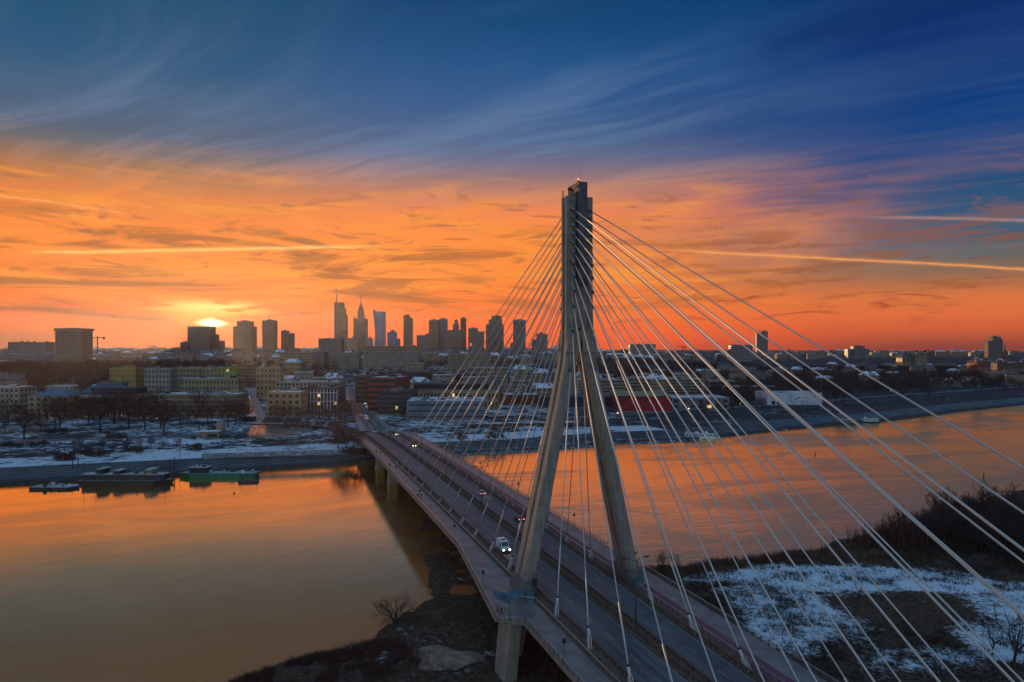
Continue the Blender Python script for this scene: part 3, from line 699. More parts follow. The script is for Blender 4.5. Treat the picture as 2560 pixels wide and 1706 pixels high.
# ---- stay cables: twelve on each plane and side
AH = [49.8, 57.1, 61.4, 63.9, 66.3, 68.6, 70.5, 72.2, 73.9, 75.6, 77.2, 78.8]     # exit height of each stay on the mast
def leg_center(h):
    for (h0, c0, *a), (h1, c1, *b) in zip(LEGS, LEGS[1:]):
        if h0 <= h <= h1:
            k = (h - h0) / (h1 - h0); return c0 + (c1 - c0) * k, a[1] + (b[1] - a[1]) * k
    return LEGS[-1][1], LEGS[-1][3]
for side in (-1, 1):
    for dirn in (-1, 1):
        for k in range(12):
            h = AH[k]; c, hl = leg_center(h)
            td = T0 - 14.3 - 14.93 * k if dirn < 0 else T0 + 14.5 + 14.77 * k
            P0 = Vector(Bp(PS + side * c, T0 + dirn * (hl - .3), h)); P1 = Vector(Bp(side * 10.0, td, .1))
            d = (P1 - P0).normalized(); L = (P1 - P0).length
            steep = abs(d.z)
            tl = 1.6 + 2.6 * max(0, (steep - .45) / .5)                    # upper socket length
            cap = P1 - d * 3.6; 
            mb = MB(); mb.tube(P0 + d * (tl + .5), cap, .112, .112, M['cable'], 7, True, True)
            sh = P1 - d * (3.6 + 9.0 if L > 40 else 8)
            mb.tube(sh, cap, .145, .145, M['cable'], 7)
            o = bpart(mb, 'stay_cable')
            mb = MB(); mb.tube(P0 - d * .3, P0 + d * (tl + .3), .34, .24, M['concrete'], 8); mb.tube(P0 + d * (tl + .3), P0 + d * (tl + .75), .25, .25, M['black'], 8)
            mb.box(P0 + Vector((0, 0, .1)), (.95, .9, 1.05), M['concrete'], YAW); ppart(mb, 'upper_socket', o)
            mb = MB(); mb.tube(cap, cap + d * .38, .19, .26, M['black'], 8); mb.tube(cap + d * .38, cap + d * 1.7, .25, .25, M['cable'], 8); ppart(mb, 'lower_socket', o)
            # anchorage: two curved steel fins
            mb = MB(); n_ = Vector((BR.x, BR.y, 0)); u_ = d.cross(n_).normalized()
            for e in (-.20, .20):
                pts = [cap + d * 1.5 + u_ * .2, cap + d * 1.5 - u_ * .2, cap + d * 2.2 - u_ * .48, P1 + d * .1 - u_ * .42, P1 + d * .1 + u_ * .42, cap + d * 2.2 + u_ * .48]
                for q in (e - .06, e + .06): pass
                a = mb.add([p + n_ * (e - .06) for p in pts] + [p + n_ * (e + .06) for p in pts]); nn = len(pts)
                mb.face([a + i for i in range(nn)][::-1], M['cable']); mb.face([a + nn + i for i in range(nn)], M['cable'])
                for i in range(nn): mb.face([a + i, a + (i + 1) % nn, a + nn + (i + 1) % nn, a + nn + i], M['cable'])
            ppart(mb, 'anchor_fin', o)

# ---- piers
def pier(t, s, hs, wt, ws, zb=-2.0):
    mb = MB(); ztop = zc(t) + ZD - 1.08 - .0; rings = []
    for z, k in ((zb, 1.22), (zb + 2.6, 1.1), (zb + 4.5, 1.0), (ztop, 1.0)):
        q = [(-ws * k, -wt * k * .6), (-ws * k * .7, -wt * k), (ws * k * .7, -wt * k), (ws * k, -wt * k * .6), (ws * k, wt * k * .6), (ws * k * .7, wt * k), (-ws * k * .7, wt * k), (-ws * k, wt * k * .6)]
        rings.append([(*Bp(s + a, t + b)[:2], z) for a, b in q])
    mb.loft(rings, M['pier']); bpart(mb, 'pier')
for t in (188, 231, 282): 
    for s in (-10.5, 10.5): pier(t, s, 0, 1.5, 2.3)
for t in (-60, -105, -150):
    for s in (-10.5, 10.5): pier(t, s, 0, 1.5, 2.3, .0)
for sg in (-1, 1):                               # splayed concrete block carrying the belvedere
    mb = MB()
    def ring(z, ds): return [(*Bp(sg * (17.6 + ds + a), -8.9 + b)[:2], z) for a, b in ((-1.0, -3.0), (1.2, -3.0), (1.7, -2.4), (1.7, -.35), (1.4, -.25), (1.4, .25), (1.7, .35), (1.7, 2.4), (1.2, 3.0), (-1.0, 3.0))]
    rr = [ring(-.5, .9), ring(4, .5), ring(ZD - .78, -.2)]
    if sg > 0: rr = [r[::-1] for r in rr]
    mb.loft(rr, M['pier']); bpart(mb, 'belvedere_pier')
# abutment
mb = MB(); sweep(mb, lambda t: [(-16.3, -.9), (-17, -5.5), (19.5, -5.5), (SRT, -.9)], [318, 352], M['pier']); bpart(mb, 'abutment')

# canopy on the belvedere: a slatted butterfly roof on one post
cn_ = empty('butterfly_canopy', Bp(-19.0, -12.6, LAY), YAW, 'teal slatted butterfly canopy on one post at the bridge lookout', 'canopy')
mb = MB(); mb.tube((0, 0, 0), (0, 0, 3.5), .16, .13, M['teal'], 8); mb.build('post', cn_)
mb = MB()
for sg in (-1, 1): mb.tube((0, 0, 3.2), (sg * 2.4, .2, 4.45), .10, .06, M['teal'], 5); mb.tube((sg * .05, 0, 3.4), (sg * 1.2, 3.0, 4.2), .08, .05, M['teal'], 5)
mb.tube((0, -.1, 3.5), (0, 3.3, 3.8), .10, .08, M['teal'], 5); mb.build('bracket', cn_)
for sg in (-1, 1):
    mb = MB(); mb.hexa([(0, -.2, 3.62), (sg * 2.55, -.2, 4.55), (sg * 2.55, 3.4, 4.85), (0, 3.4, 3.92), (0, -.2, 3.68), (sg * 2.55, -.2, 4.61), (sg * 2.55, 3.4, 4.91), (0, 3.4, 3.98)], M['teal'])
    mb.build('roof_panel', cn_)
    for k in range(6):
        y = -.1 + k * .66; mb = MB(); mb.tube((sg * .05, y, 3.74 + .09 * k * .66 / .66), (sg * 2.5, y, 4.66 + .055 * k), .055, .055, M['teal'], 4); mb.build('slat', cn_)

# approach road beyond the bridge, its street into the city, and the slip road curving off to the left
r0 = Bp(0.8, 338); z0 = ZD + zc(345)
strip('approach_road', [Bp(.8, 342)[:2], (-95, 492), (-114, 556), (-150, 690), (-190, 849), (-252, 1100)], [24, 21, 18, 16, 15, 14], [ZD + zc(342) + .02, 6.6, 6.3, 6.15, 6.12, 6.12], M['asphalt'])
strip('approach_road', [(-252, 1100), (-300, 1300), (-350, 1510)], 18, [6.12, 14, 31], M['asphalt'])
AR = [Vector(Bp(.8, 342)[:2]), Vector((-95, 492)), Vector((-114, 556)), Vector((-150, 690)), Vector((-190, 849)), Vector((-252, 1100))]; AZ = [ZD + zc(342) + .02, 6.6, 6.3, 6.15, 6.12, 6.12]
def along(off):
    o = []
    for i, p in enumerate(AR):
        d = (AR[min(5, i + 1)] - AR[max(0, i - 1)]).normalized(); o.append(p + Vector((d.y, -d.x)) * off * (1 if i < 2 else .78))
    return o
strip('road_median', along(.0), 1.8, [z + .10 for z in AZ], M['dirt'])
for e in (-9.2, 9.2): strip('road_pavement', along(e), 3.4, [z + .08 for z in AZ], M['pave'])
for e in (-1.4, 1.4, -7.2, 7.2): strip('road_line', along(e), .25, [z + .03 for z in AZ], M['paint'])
strip('slip_road', [Bp(-13.5, 262)[:2], Bp(-14.5, 300)[:2], Bp(-18, 336)[:2], (-121, 486), (-137, 502), (-165, 516), (-205, 520)], [3, 6, 9, 10, 10, 10, 10], [ZD + zc(262) + .05, ZD + zc(300) + .06, ZD + zc(336) + .06, 7.6, 7.2, 6.8, 6.4], M['pave'])
# ------------------------------------------------------------------ buildings
rnd = random.Random(7)
def wallm(name, c, k=.72, rough=.85, sc=.12):
    return mat(name, c, rough, c2=tuple(v * k for v in c), scale=sc, detail=6)
WM = {'cream': wallm('cream_render', (.34, .245, .14)), 'tan': wallm('tan_stone', (.42, .27, .13)), 'grey': wallm('grey_render', (.20, .19, .185)), 'pale': wallm('pale_render', (.30, .26, .205)),
      'yellow': wallm('yellow_render', (.42, .27, .075)), 'ochre': wallm('ochre_render', (.31, .235, .13)), 'green': wallm('yellow_green_render', (.24, .245, .07)), 'brick': wallm('red_brick', (.26, .075, .045)),
      'brown': wallm('brown_brick', (.15, .085, .06)), 'dark': wallm('dark_cladding', (.045, .045, .052)), 'red': wallm('red_cladding', (.30, .025, .03)), 'blue': wallm('blue_grey_cladding', (.16, .20, .235)),
      'white': wallm('white_cladding', (.55, .55, .55)), 'stone': wallm('warm_stone', (.31, .225, .155)), 'tower': wallm('tower_stone', (.31, .24, .195)), 'towerd': wallm('tower_dark', (.20, .16, .145)),
      'towerg': mat('tower_glass', (.22, .31, .40), .4, c2=(.16, .24, .32), scale=.03, spec=.6), 'towerb': mat('tower_blue_glass', (.07, .26, .42), .4, c2=(.05, .19, .32), scale=.03, spec=.8)}
RM = {'snow': mat('snowy_roof', (.62, .64, .69), .9, c2=(.12, .12, .13), scale=.13, lo=.47, hi=.60, detail=8), 'dark': mat('dark_roof', (.05, .05, .055), .8, c2=(.09, .09, .1), scale=.2),
      'tile': mat('tiled_roof', (.12, .055, .04), .85, c2=(.5, .52, .56), scale=.16, lo=.55, hi=.63), 'blueglass': mat('blue_glass_roof', (.08, .14, .19), .25, c2=(.06, .10, .14), scale=.1)}
WIN = mat('window_glass', (.02, .023, .03), .34, spec=.45)
WINF = mat('tower_window', (.045, .042, .045), .5, spec=.3)
WINL = mat('pale_window_band', (.16, .19, .22), .3)
FIN = mat('facade_fin', (.36, .33, .30), .7)
LIT = mat('lit_window', (.8, .6, .3), .4, emit=(1, .62, .22), estr=.7)
pane_cache = {}
def pane_mesh(w, h, m=None):
    k = (round(w, 1), round(h, 1), (m or WIN).name)
    if k not in pane_cache:
        q = MB(); q.box((0, -.03, 0), (k[0], .14, k[1]), m or WIN, skip=('k',)); q.box((0, -.09, -k[1] / 2 - .07), (k[0] + .3, .24, .13), FIN)
        pane_cache[k] = q.mesh('window')
    return pane_cache[k]
def facade(mb, x0, x1, y, z0, fh, floors, bays, ww, wh, side=None, style='grid'):
    """joined panes on a face: side None = front plane y, else plane x = side"""
    bw = (x1 - x0) / bays
    for f in range(floors):
        zc_ = z0 + (f + .52) * fh
        if style == 'band':
            c = ((x0 + x1) / 2, y, zc_) if side is None else (side, (x0 + x1) / 2, zc_)
            s = ((x1 - x0) * .95, .16, fh * wh) if side is None else (.16, (x1 - x0) * .95, fh * wh)
            mb.box(c, s, WIN); continue
        for b in range(bays):
            p = x0 + (b + .5) * bw
            if side is None: mb.box((p, y, zc_), (bw * ww, .16, fh * wh), WIN, skip=('k', 'b'))
            else: mb.box((side, p, zc_), (.16, bw * ww, fh * wh), WIN, skip=('b',))
    return mb
def building(name, label, cat, u0, u1, vt, Y, zb, dep, wall='cream', roof='snow', floors=4, bays=8, ww=.5, wh=.52, yaw=0.0, group=None, single=False, style='grid', hip=0.0, vents=3, cornice=True, plinth=True, sides=True, x=None):
    w = (u1 - u0) / F * Y; h = CAMZ - (vt - HZ) / F * Y - zb
    X = ((u0 + u1) / 2 - 1280) / F * Y
    o = empty(name, (X, Y, zb), R(yaw), label, cat, group)
    mb = MB(); mb.box((0, dep / 2, h / 2 - 2), (w, dep, h + 4), WM[wall])
    if plinth: mb.box((0, dep / 2, .4), (w + .3, dep + .3, 1.4), WM['grey'])
    if cornice: mb.box((0, dep / 2, h - .35), (w + .7, dep + .7, .45), WM[wall])
    mb.build('wall', o)
    mb = MB()
    if hip:
        e = .6; a = [(-w / 2 - e, -e, h), (w / 2 + e, -e, h), (w / 2 + e, dep + e, h), (-w / 2 - e, dep + e, h)]; hh = h + hip; i = min(w, dep) * .45
        bb = mb.add(a + [(-w / 2 + i, dep / 2 - .3, hh), (w / 2 - i, dep / 2 - .3, hh), (w / 2 - i, dep / 2 + .3, hh), (-w / 2 + i, dep / 2 + .3, hh)])
        for q in ((0, 1, 5, 4), (1, 2, 6, 5), (2, 3, 7, 6), (3, 0, 4, 7), (4, 5, 6, 7), (3, 2, 1, 0)): mb.face([bb + k for k in q], RM[roof])
    else:
        mb.box((0, dep / 2, h + .12), (w - .82, dep - .82, .34), RM[roof])
        for c, s in (((0, .2, h + .2), (w, .4, .4)), ((0, dep - .2, h + .2), (w, .4, .4)), ((-w / 2 + .2, dep / 2, h + .2), (.4, dep - .82, .4)), ((w / 2 - .2, dep / 2, h + .2), (.4, dep - .82, .4))): mb.box(c, s, WM[wall])
    mb.build('roof', o)
    r = random.Random(int(u0 * 7 + vt))
    for k in range(vents):
        if hip: break
        mb = MB(); sx, sy, sz = r.uniform(1.5, min(6, w * .3)), r.uniform(1.5, min(5, dep * .4)), r.uniform(1.2, 2.8)
        px = r.uniform(-w / 2 + sx, w / 2 - sx); py = r.uniform(sy * .6 + .6, dep - sy * .6 - .5)
        mb.box((px, py, h + .17 + sz / 2), (sx, sy, sz), WM[r.choice(['grey', wall, 'dark'])]); mb.box((px, py, h + .22 + sz), (sx + .3, sy + .3, .12), RM['snow']); mb.build('roof_housing', o)
    fh = (h - .8) / max(1, floors); bw = w / max(1, bays)
    if style == 'none': return o, w, h
    if single and style == 'grid':
        me = pane_mesh(bw * ww, fh * wh)
        for f in range(floors):
            for b in range(bays): link('window', me if r.random() > .012 else pane_mesh(bw * ww, fh * wh, LIT), o, (-w / 2 + (b + .5) * bw, 0, .3 + (f + .52) * fh))
    else:
        mb = facade(MB(), -w / 2, w / 2, 0, .3, fh, floors, bays, ww, wh, None, style); q = mb.build('window', o); q['kind'] = 'stuff'
    if sides:
        mb = MB(); nb = max(2, int(dep / 4.5))
        facade(mb, 1, dep - 1, 0, .3, fh, floors, nb, ww, wh, w / 2, style); facade(mb, 1, dep - 1, 0, .3, fh, floors, nb, ww, wh, -w / 2, style)
        q = mb.build('side_window', o); q['kind'] = 'stuff'
    return o, w, h

# ---- the rank of buildings facing the river, left to right
G = 6.0
building('apartment_block', 'pale plastered block cut by the left edge of the view, behind bare trees', 'building', -60, 47, 969, 585, G, 22, 'pale', 'snow', 5, 9, single=True)
building('classical_house', 'cream four-storey house with a blue hipped roof at the far left riverside', 'building', 71, 173, 991, 560, G, 26, 'cream', 'blueglass', 4, 6, single=True, hip=5.5)
o, w, h = building('museum_hall', 'low hall with slanted blue glass roof beside the hip-roofed house', 'building', 173, 262, 998, 580, G, 40, 'dark', 'blueglass', 2, 8, .8, .6, style='band', vents=0)
mb = MB(); mb.hexa([(-w / 2, 1, h), (w / 2, 1, h), (w / 2, 32, h + 9), (-w / 2, 32, h + 9), (-w / 2, 1, h + .4), (w / 2, 1, h + .4), (w / 2, 32, h + 9.5), (-w / 2, 32, h + 9.5)], RM['blueglass']); mb.build('sloping_roof', o)
for k in range(5):
    mb = MB(); mb.hexa([(-w / 2 + w * (k + .3) / 5, 6, h + 1.9), (-w / 2 + w * (k + .8) / 5, 6, h + 1.9), (-w / 2 + w * (k + .8) / 5, 16, h + 4.8), (-w / 2 + w * (k + .3) / 5, 16, h + 4.8)] + [(-w / 2 + w * (k + .3) / 5, 6, h + 2.4), (-w / 2 + w * (k + .8) / 5, 6, h + 2.4), (-w / 2 + w * (k + .8) / 5, 16, h + 5.3), (-w / 2 + w * (k + .3) / 5, 16, h + 5.3)], WIN); mb.build('skylight', o)
o, w, h = building('gallery_building', 'long cream building with a black window band and dark rooftop storey', 'building', 198, 370, 990, 565, G, 28, 'cream', 'snow', 3, 18, .5, .5, single=True, vents=0)
mb = MB(); mb.box((-w * .12, -.12, h - 4.2), (w * .62, .3, 4.2), WIN); mb.build('window_band', o)
mb = MB(); mb.box((-w * .06, 14, h + 3.2), (w * .66, 18, 5.6), WM['dark']); mb.box((-w * .06, 14, h + 6.1), (w * .67, 18.6, .2), RM['dark']); mb.build('rooftop_storey', o)
o, w, h = building('office_block', 'long grey-cream five-storey block with paired windows left of the side street', 'building', 371, 594, 987, 560, G, 24, 'cream', 'snow', 5, 34, .55, .5, single=True, vents=9)
building('apartment_block', 'yellow apartment block with a stepped top behind the glass-roofed hall', 'building', 274, 339, 921, 760, G, 16, 'yellow', 'snow', 6, 7, .3, .4, single=True)
building('apartment_block', 'white-grey six-storey block right of the stepped yellow block', 'building', 360, 424, 922, 745, G, 18, 'pale', 'snow', 6, 7, .45, .45, single=True)
building('apartment_block', 'dull brown block between the white-grey block and the green one', 'building', 424, 500, 921, 790, G, 16, 'ochre', 'snow', 6, 9, .4, .45)
building('apartment_block', 'bright yellow-green apartment block behind the long five-storey block', 'building', 534, 594, 919, 760, G, 18, 'green', 'snow', 6, 6, .35, .4, single=True)
building('apartment_block', 'ochre block with plain front left of the yellow-green block', 'building', 504, 535, 921, 775, G, 18, 'ochre', 'snow', 6, 3, .4, .45)
building('apartment_block', 'low ochre row with snowy roofs behind the long five-storey block', 'building', 452, 595, 947, 690, G, 18, 'ochre', 'snow', 4, 16, .4, .45, vents=6)
building('office_block', 'dark brown banded office block at the far end of the side street', 'building', 595, 638, 912, 960, 8, 20, 'brown', 'dark', 7, 1, style='band')
building('apartment_block', 'cream house with a pale ochre gable right of the dark banded block', 'building', 640, 700, 918, 800, G, 16, 'ochre', 'snow', 5, 6, .4, .45)
o, w, h = building('bank_building', 'tan stone building with four tall window bays right of the side street', 'building', 668, 751, 982, 565, G, 22, 'tan', 'snow', 4, 5, .52, .5, single=True, vents=2)
for k in range(6):
    mb = MB(); mb.box((-w / 2 + w * k / 5, -.25, h * .53), (1.0, .5, h * .93), WM['cream']); mb.build('pilaster', o)
o, w, h = building('office_block', 'dark modern block with white window frames right of the tan building', 'building', 752, 843, 972, 590, G, 30, 'dark', 'dark', 6, 11, .66, .7, single=True, vents=4)
for k in range(12):
    mb = MB(); mb.box((-w / 2 + w * k / 11, -.3, h * .5), (.55, .5, h * .94), WM['white']); mb.build('facade_fin', o)
for k in range(1, 6, 2):
    mb = MB(); mb.box((0, -.22, h * k / 6 + .3), (w, .36, .5), WM['white']); mb.build('string_course', o)
building('office_block', 'upper storeys of a pale modern block with big square windows behind the tan building', 'building', 690, 845, 956, 640, G, 26, 'pale', 'snow', 7, 16, .62, .66, single=True, vents=5)
# right of the approach road
o, w, h = building('office_block', 'red brick office block with long window bands right of the approach road', 'building', 917, 990, 945, 610, G, 34, 'brick', 'snow', 6, 1, 1, .42, style='band', yaw=-14, vents=4)
building('office_block', 'narrow brown brick block behind the red brick one, along the road', 'building', 887, 916, 941, 700, G, 40, 'brown', 'dark', 6, 1, 1, .4, style='band', yaw=-14)
o, w, h = building('office_block', 'black glass office block with fine mullions right of the red brick block', 'building', 945, 1030, 980, 585, G, 34, 'dark', 'dark', 5, 12, .84, .8, single=True, vents=4)
o, w, h = building('cultural_centre', 'low blue-grey glass pavilion with a snowy flat roof, right of the black glass block', 'building', 1017, 1212, 1004, 545, G, 46, 'blue', 'snow', 3, 1, 1, .25, style='band', yaw=3, vents=8)
for k in range(40):
    mb = MB(); mb.box((-w / 2 + w * (k + .5) / 40, -.14, h * .5), (.22, .28, h * .9), WM['blue']); mb.build('mullion', o)
building('power_station_hall', 'long cream hall with two rows of dark windows behind the blue-grey pavilion', 'building', 1030, 1246, 978, 640, G, 24, 'cream', 'dark', 2, 24, .5, .55, single=True, vents=0)
building('office_block', 'black glass block with flat roof over the cream hall', 'building', 1034, 1222, 962, 672, G, 40, 'dark', 'dark', 7, 20, .85, .7, vents=6)
building('market_hall', 'broad black-roofed hall behind the red brick block', 'building', 915, 1080, 932, 860, G, 60, 'dark', 'dark', 5, 20, .8, .6, vents=8)
building('market_hall', 'second black-roofed hall, wider and lower, towards the pylon', 'building', 1082, 1200, 938, 850, G, 60, 'dark', 'dark', 5, 16, .8, .6, vents=6)
building('apartment_block', 'cream apartment tower with balconies rising over the black-roofed halls', 'building', 1018, 1058, 908, 930, G, 18, 'cream', 'snow', 8, 5, .45, .45, single=True)
building('apartment_block', 'small pale block with ribbon windows right of the cream balcony tower', 'building', 1084, 1118, 922, 960, 8, 18, 'pale', 'snow', 6, 6, .6, .45)
building('office_block', 'terraced cream office row beyond the stays, just left of the pylon', 'building', 1168, 1268, 920, 900, G, 26, 'stone', 'snow', 6, 12, .55, .45, vents=5)
building('depot', 'low brown shed with a snowy roof left of the pylon leg', 'building', 1225, 1345, 988, 690, G, 30, 'brick', 'snow', 3, 14, .6, .4)
o, w, h = building('river_pavilion', 'long low brown pavilion with posts and snowy roof on the embankment left of the pylon', 'building', 1168, 1450, 1060, 505, 6, 12, 'brown', 'snow', 1, 22, .7, .55, yaw=10, vents=0, plinth=False)
for k in range(12):
    mb = MB(); mb.box((-w / 2 + w * k / 11, -.5, h / 2), (.4, .4, h), WM['stone']); mb.build('post', o)
building('housing_terrace', 'stepped terrace of flats with cream balconies right of the pylon', 'building', 1500, 1566, 950, 800, G, 22, 'stone', 'snow', 5, 1, 1, .4, style='band')
building('housing_terrace', 'middle flats of the cream-balconied row right of the pylon', 'building', 1570, 1640, 945, 820, G, 22, 'cream', 'snow', 5, 1, 1, .4, style='band')
building('housing_terrace', 'right-hand flats of the cream-balconied row, over the red hall', 'building', 1644, 1760, 948, 840, G, 22, 'stone', 'snow', 5, 1, 1, .42, style='band')
o, w, h = building('science_hall', 'big dark red hall with a pale wavy roof edge right of the pylon', 'building', 1545, 1678, 994, 610, G, 40, 'red', 'dark', 1, 1, style='none', vents=0, cornice=False)
mb = MB()
for k in range(3):
    x0, x1 = -w / 2 + w * k / 3 - .5, -w / 2 + w * (k + 1) / 3 + .5
    mb.hexa([(x0, -1, h + .7), (x1, -1, h + 1.6 - (k % 2)), (x1, 42, h + 3), (x0, 42, h + 2.2), (x0, -1, h + 1.2), (x1, -1, h + 2.1 - (k % 2)), (x1, 42, h + 3.5), (x0, 42, h + 2.7)], WM['ochre'])
mb.build('roof_edge', o)
o, w, h = building('science_hall', 'long dark hall with big square openings right of the dark red hall', 'building', 1680, 1824, 996, 640, G, 40, 'grey', 'snow', 2, 7, .55, .55, single=True, vents=3)
building('science_hall', 'dark hall seen between the pylon legs', 'building', 1352, 1540, 994, 650, G, 40, 'dark', 'dark', 2, 10, .7, .6, vents=4)
building('greenhouse', 'long low pavilion with a lit pale roof edge beyond the long dark hall', 'building', 1772, 1838, 952, 900, G, 14, 'stone', 'snow', 2, 1, 1, .5, style='band')
building('greenhouse', 'long low white pavilion by the trees left of the white museum', 'building', 1806, 1940, 966, 860, G, 12, 'white', 'snow', 2, 1, 1, .5, style='band', vents=0)
o, w, h = building('museum_pavilion', 'big white box-like museum with a faint mural, standing on the right riverside', 'building', 1917, 2055, 984, 690, G, 34, 'white', 'snow', 1, 1, style='none', vents=0, cornice=False, plinth=False)
mb = MB()
for k in range(2): mb.box((-w / 2 + 6.5 + k * 5, -.06, 2.2), (3.6, .2, 3.6), WIN)
mb.build('doorway', o)
mb = MB()
for (a, b, c, d, e) in ((.06, .42, .10, .5, 20), (.14, .30, .05, .4, -35), (.22, .55, .13, .2, 15), (.30, .5, .04, .5, 30), (-.05, .35, .05, .3, -20), (.36, .65, .05, .25, 10)):
    mb2 = [(a * w - c * w / 2, b * h), (a * w + c * w / 2, b * h + math.sin(R(e)) * c * w), (a * w + c * w / 2, (b + d * .3) * h + math.sin(R(e)) * c * w), (a * w - c * w / 2, (b + d * .3) * h)]
    q = mb.add([(x_, -.012, z_) for x_, z_ in mb2]); mb.face([q, q + 1, q + 2, q + 3], WINL)
mb.build('mural', o)
# old town side, far right
building('tenement_row', 'pale tenement row with steep gables near the water, far right', 'building', 2318, 2400, 958, 1010, G, 16, 'pale', 'tile', 5, 14, .5, .5, hip=7)
building('tenement_row', 'blue-grey tenement row right of the pale gabled one', 'building', 2402, 2452, 956, 1020, G, 16, 'blue', 'tile', 5, 8, .5, .5, hip=8)
building('tenement_row', 'cream narrow gabled house ending the tenement rows', 'building', 2438, 2454, 952, 1000, G, 14, 'cream', 'tile', 5, 3, .5, .5, hip=6)
building('tenement_row', 'low white house with chimney left of the gabled rows', 'building', 2236, 2290, 948, 1150, 10, 14, 'stone', 'snow', 3, 9, .5, .5)
o, w, h = building('brick_church', 'dark red brick church block on the old town ridge, far right', 'building', 2444, 2474, 906, 1250, 24, 30, 'brick', 'tile', 1, 4, .3, .6, hip=9)
building('palace', 'long red-roofed palace wing right of the red brick church', 'building', 2494, 2640, 908, 1260, 22, 18, 'brown', 'tile', 3, 26, .4, .5, hip=6)
building('palace', 'cream palace wing with arches below the red brick church', 'building', 2470, 2545, 931, 1180, 14, 14, 'stone', 'snow', 3, 14, .5, .5)
o, w, h = building('domed_church', 'church with a yellow-green roof on the ridge, right of the outermost stays', 'church', 2256, 2284, 893, 1500, 28, 26, 'ochre', 'dark', 1, 3, .3, .6, hip=12)
mb = MB(); mb.box((w * .42, 10, h * .75), (5, 5, h * 1.5), WM['ochre']); mb.tube((w * .42, 10, h * 1.5), (w * .42, 10, h * 1.5 + 11), 3.2, .1, WM['green'], 8); mb.build('bell_tower', o)
o, w, h = building('domed_church', 'ochre church with twin domed towers beside the green-roofed one', 'church', 2290, 2318, 889, 1480, 28, 26, 'ochre', 'tile', 2, 4, .3, .6, hip=6)
for sg in (-1, 1):
    mb = MB(); mb.box((sg * w * .38, 3, h * .7), (5, 5, h * 1.4), WM['cream']); mb.ball((sg * w * .38, 3, h * 1.4 + 1.5), 3, WM['dark'], 8, 5); mb.build('bell_tower', o)
# ---- mid-ground slabs in front of the skyline
building('apartment_slab', 'big stepped white apartment complex below the needle skyscraper', 'building', 796, 852, 847, 1350, 30, 26, 'pale', 'snow', 12, 12, .6, .5, vents=4)
building('apartment_slab', 'long white slab with regular windows in front of the stepped complex', 'building', 812, 898, 882, 1180, 25, 18, 'pale', 'snow', 9, 22, .55, .5, vents=4)
building('apartment_slab', 'pale slab right of the long white one, partly behind trees', 'building', 908, 1042, 884, 1150, 24, 18, 'pale', 'snow', 8, 30, .5, .5, vents=5)
building('apartment_slab', 'dark-topped office slab left of the long white slab', 'building', 782, 811, 881, 1160, 24, 20, 'towerd', 'dark', 9, 6, .4, .7)
building('ministry_building', 'long cream ministry front with tall windows left of the white slabs', 'building', 698, 790, 882, 1280, 28, 20, 'cream', 'dark', 5, 24, .45, .6)
building('ministry_building', 'long cream building with a colonnade below the slanted blue skyscraper', 'building', 912, 1046, 866, 1500, 31, 20, 'cream', 'dark', 6, 34, .45, .6)
building('villa', 'small cream villa with a pediment among the dark trees below the ministry', 'villa', 708, 750, 906, 1080, 18, 14, 'cream', 'snow', 3, 7, .4, .5, hip=5)
building('apartment_slab', 'brown housing slab with rows of windows behind the black halls', 'building', 1120, 1225, 886, 1130, 24, 18, 'stone', 'snow', 8, 20, .5, .45, vents=5)
building('hospital', 'long grey flat-roofed block on the horizon just right of the pylon', 'building', 1575, 1639, 861, 2100, 30, 24, 'tower', 'dark', 9, 12, .5, .5)
building('museum_block', 'grey flat block with arched top left of the lone right-hand skyscraper', 'building', 1828, 1881, 863, 1700, 31, 24, 'grey', 'dark', 7, 10, .4, .5)
building('office_block', 'bluish block with a raised middle on the right horizon', 'building', 2120, 2173, 873, 2100, 30, 24, 'blue', 'dark', 7, 12, .5, .5)
building('office_block', 'upper storey box on the bluish block of the right horizon', 'building', 2134, 2162, 866, 2095, 30, 20, 'towerd', 'dark', 9, 8, .5, .5)
building('university_block', 'low grey wide block at the left end of the horizon', 'building', 20, 114, 856, 1500, 32, 30, 'grey', 'dark', 8, 20, .6, .4, vents=5)
building('university_block', 'long low building in front of the grey block at far left', 'building', -40, 140, 887, 1250, 27, 24, 'grey', 'snow', 5, 36, .5, .5, vents=6)

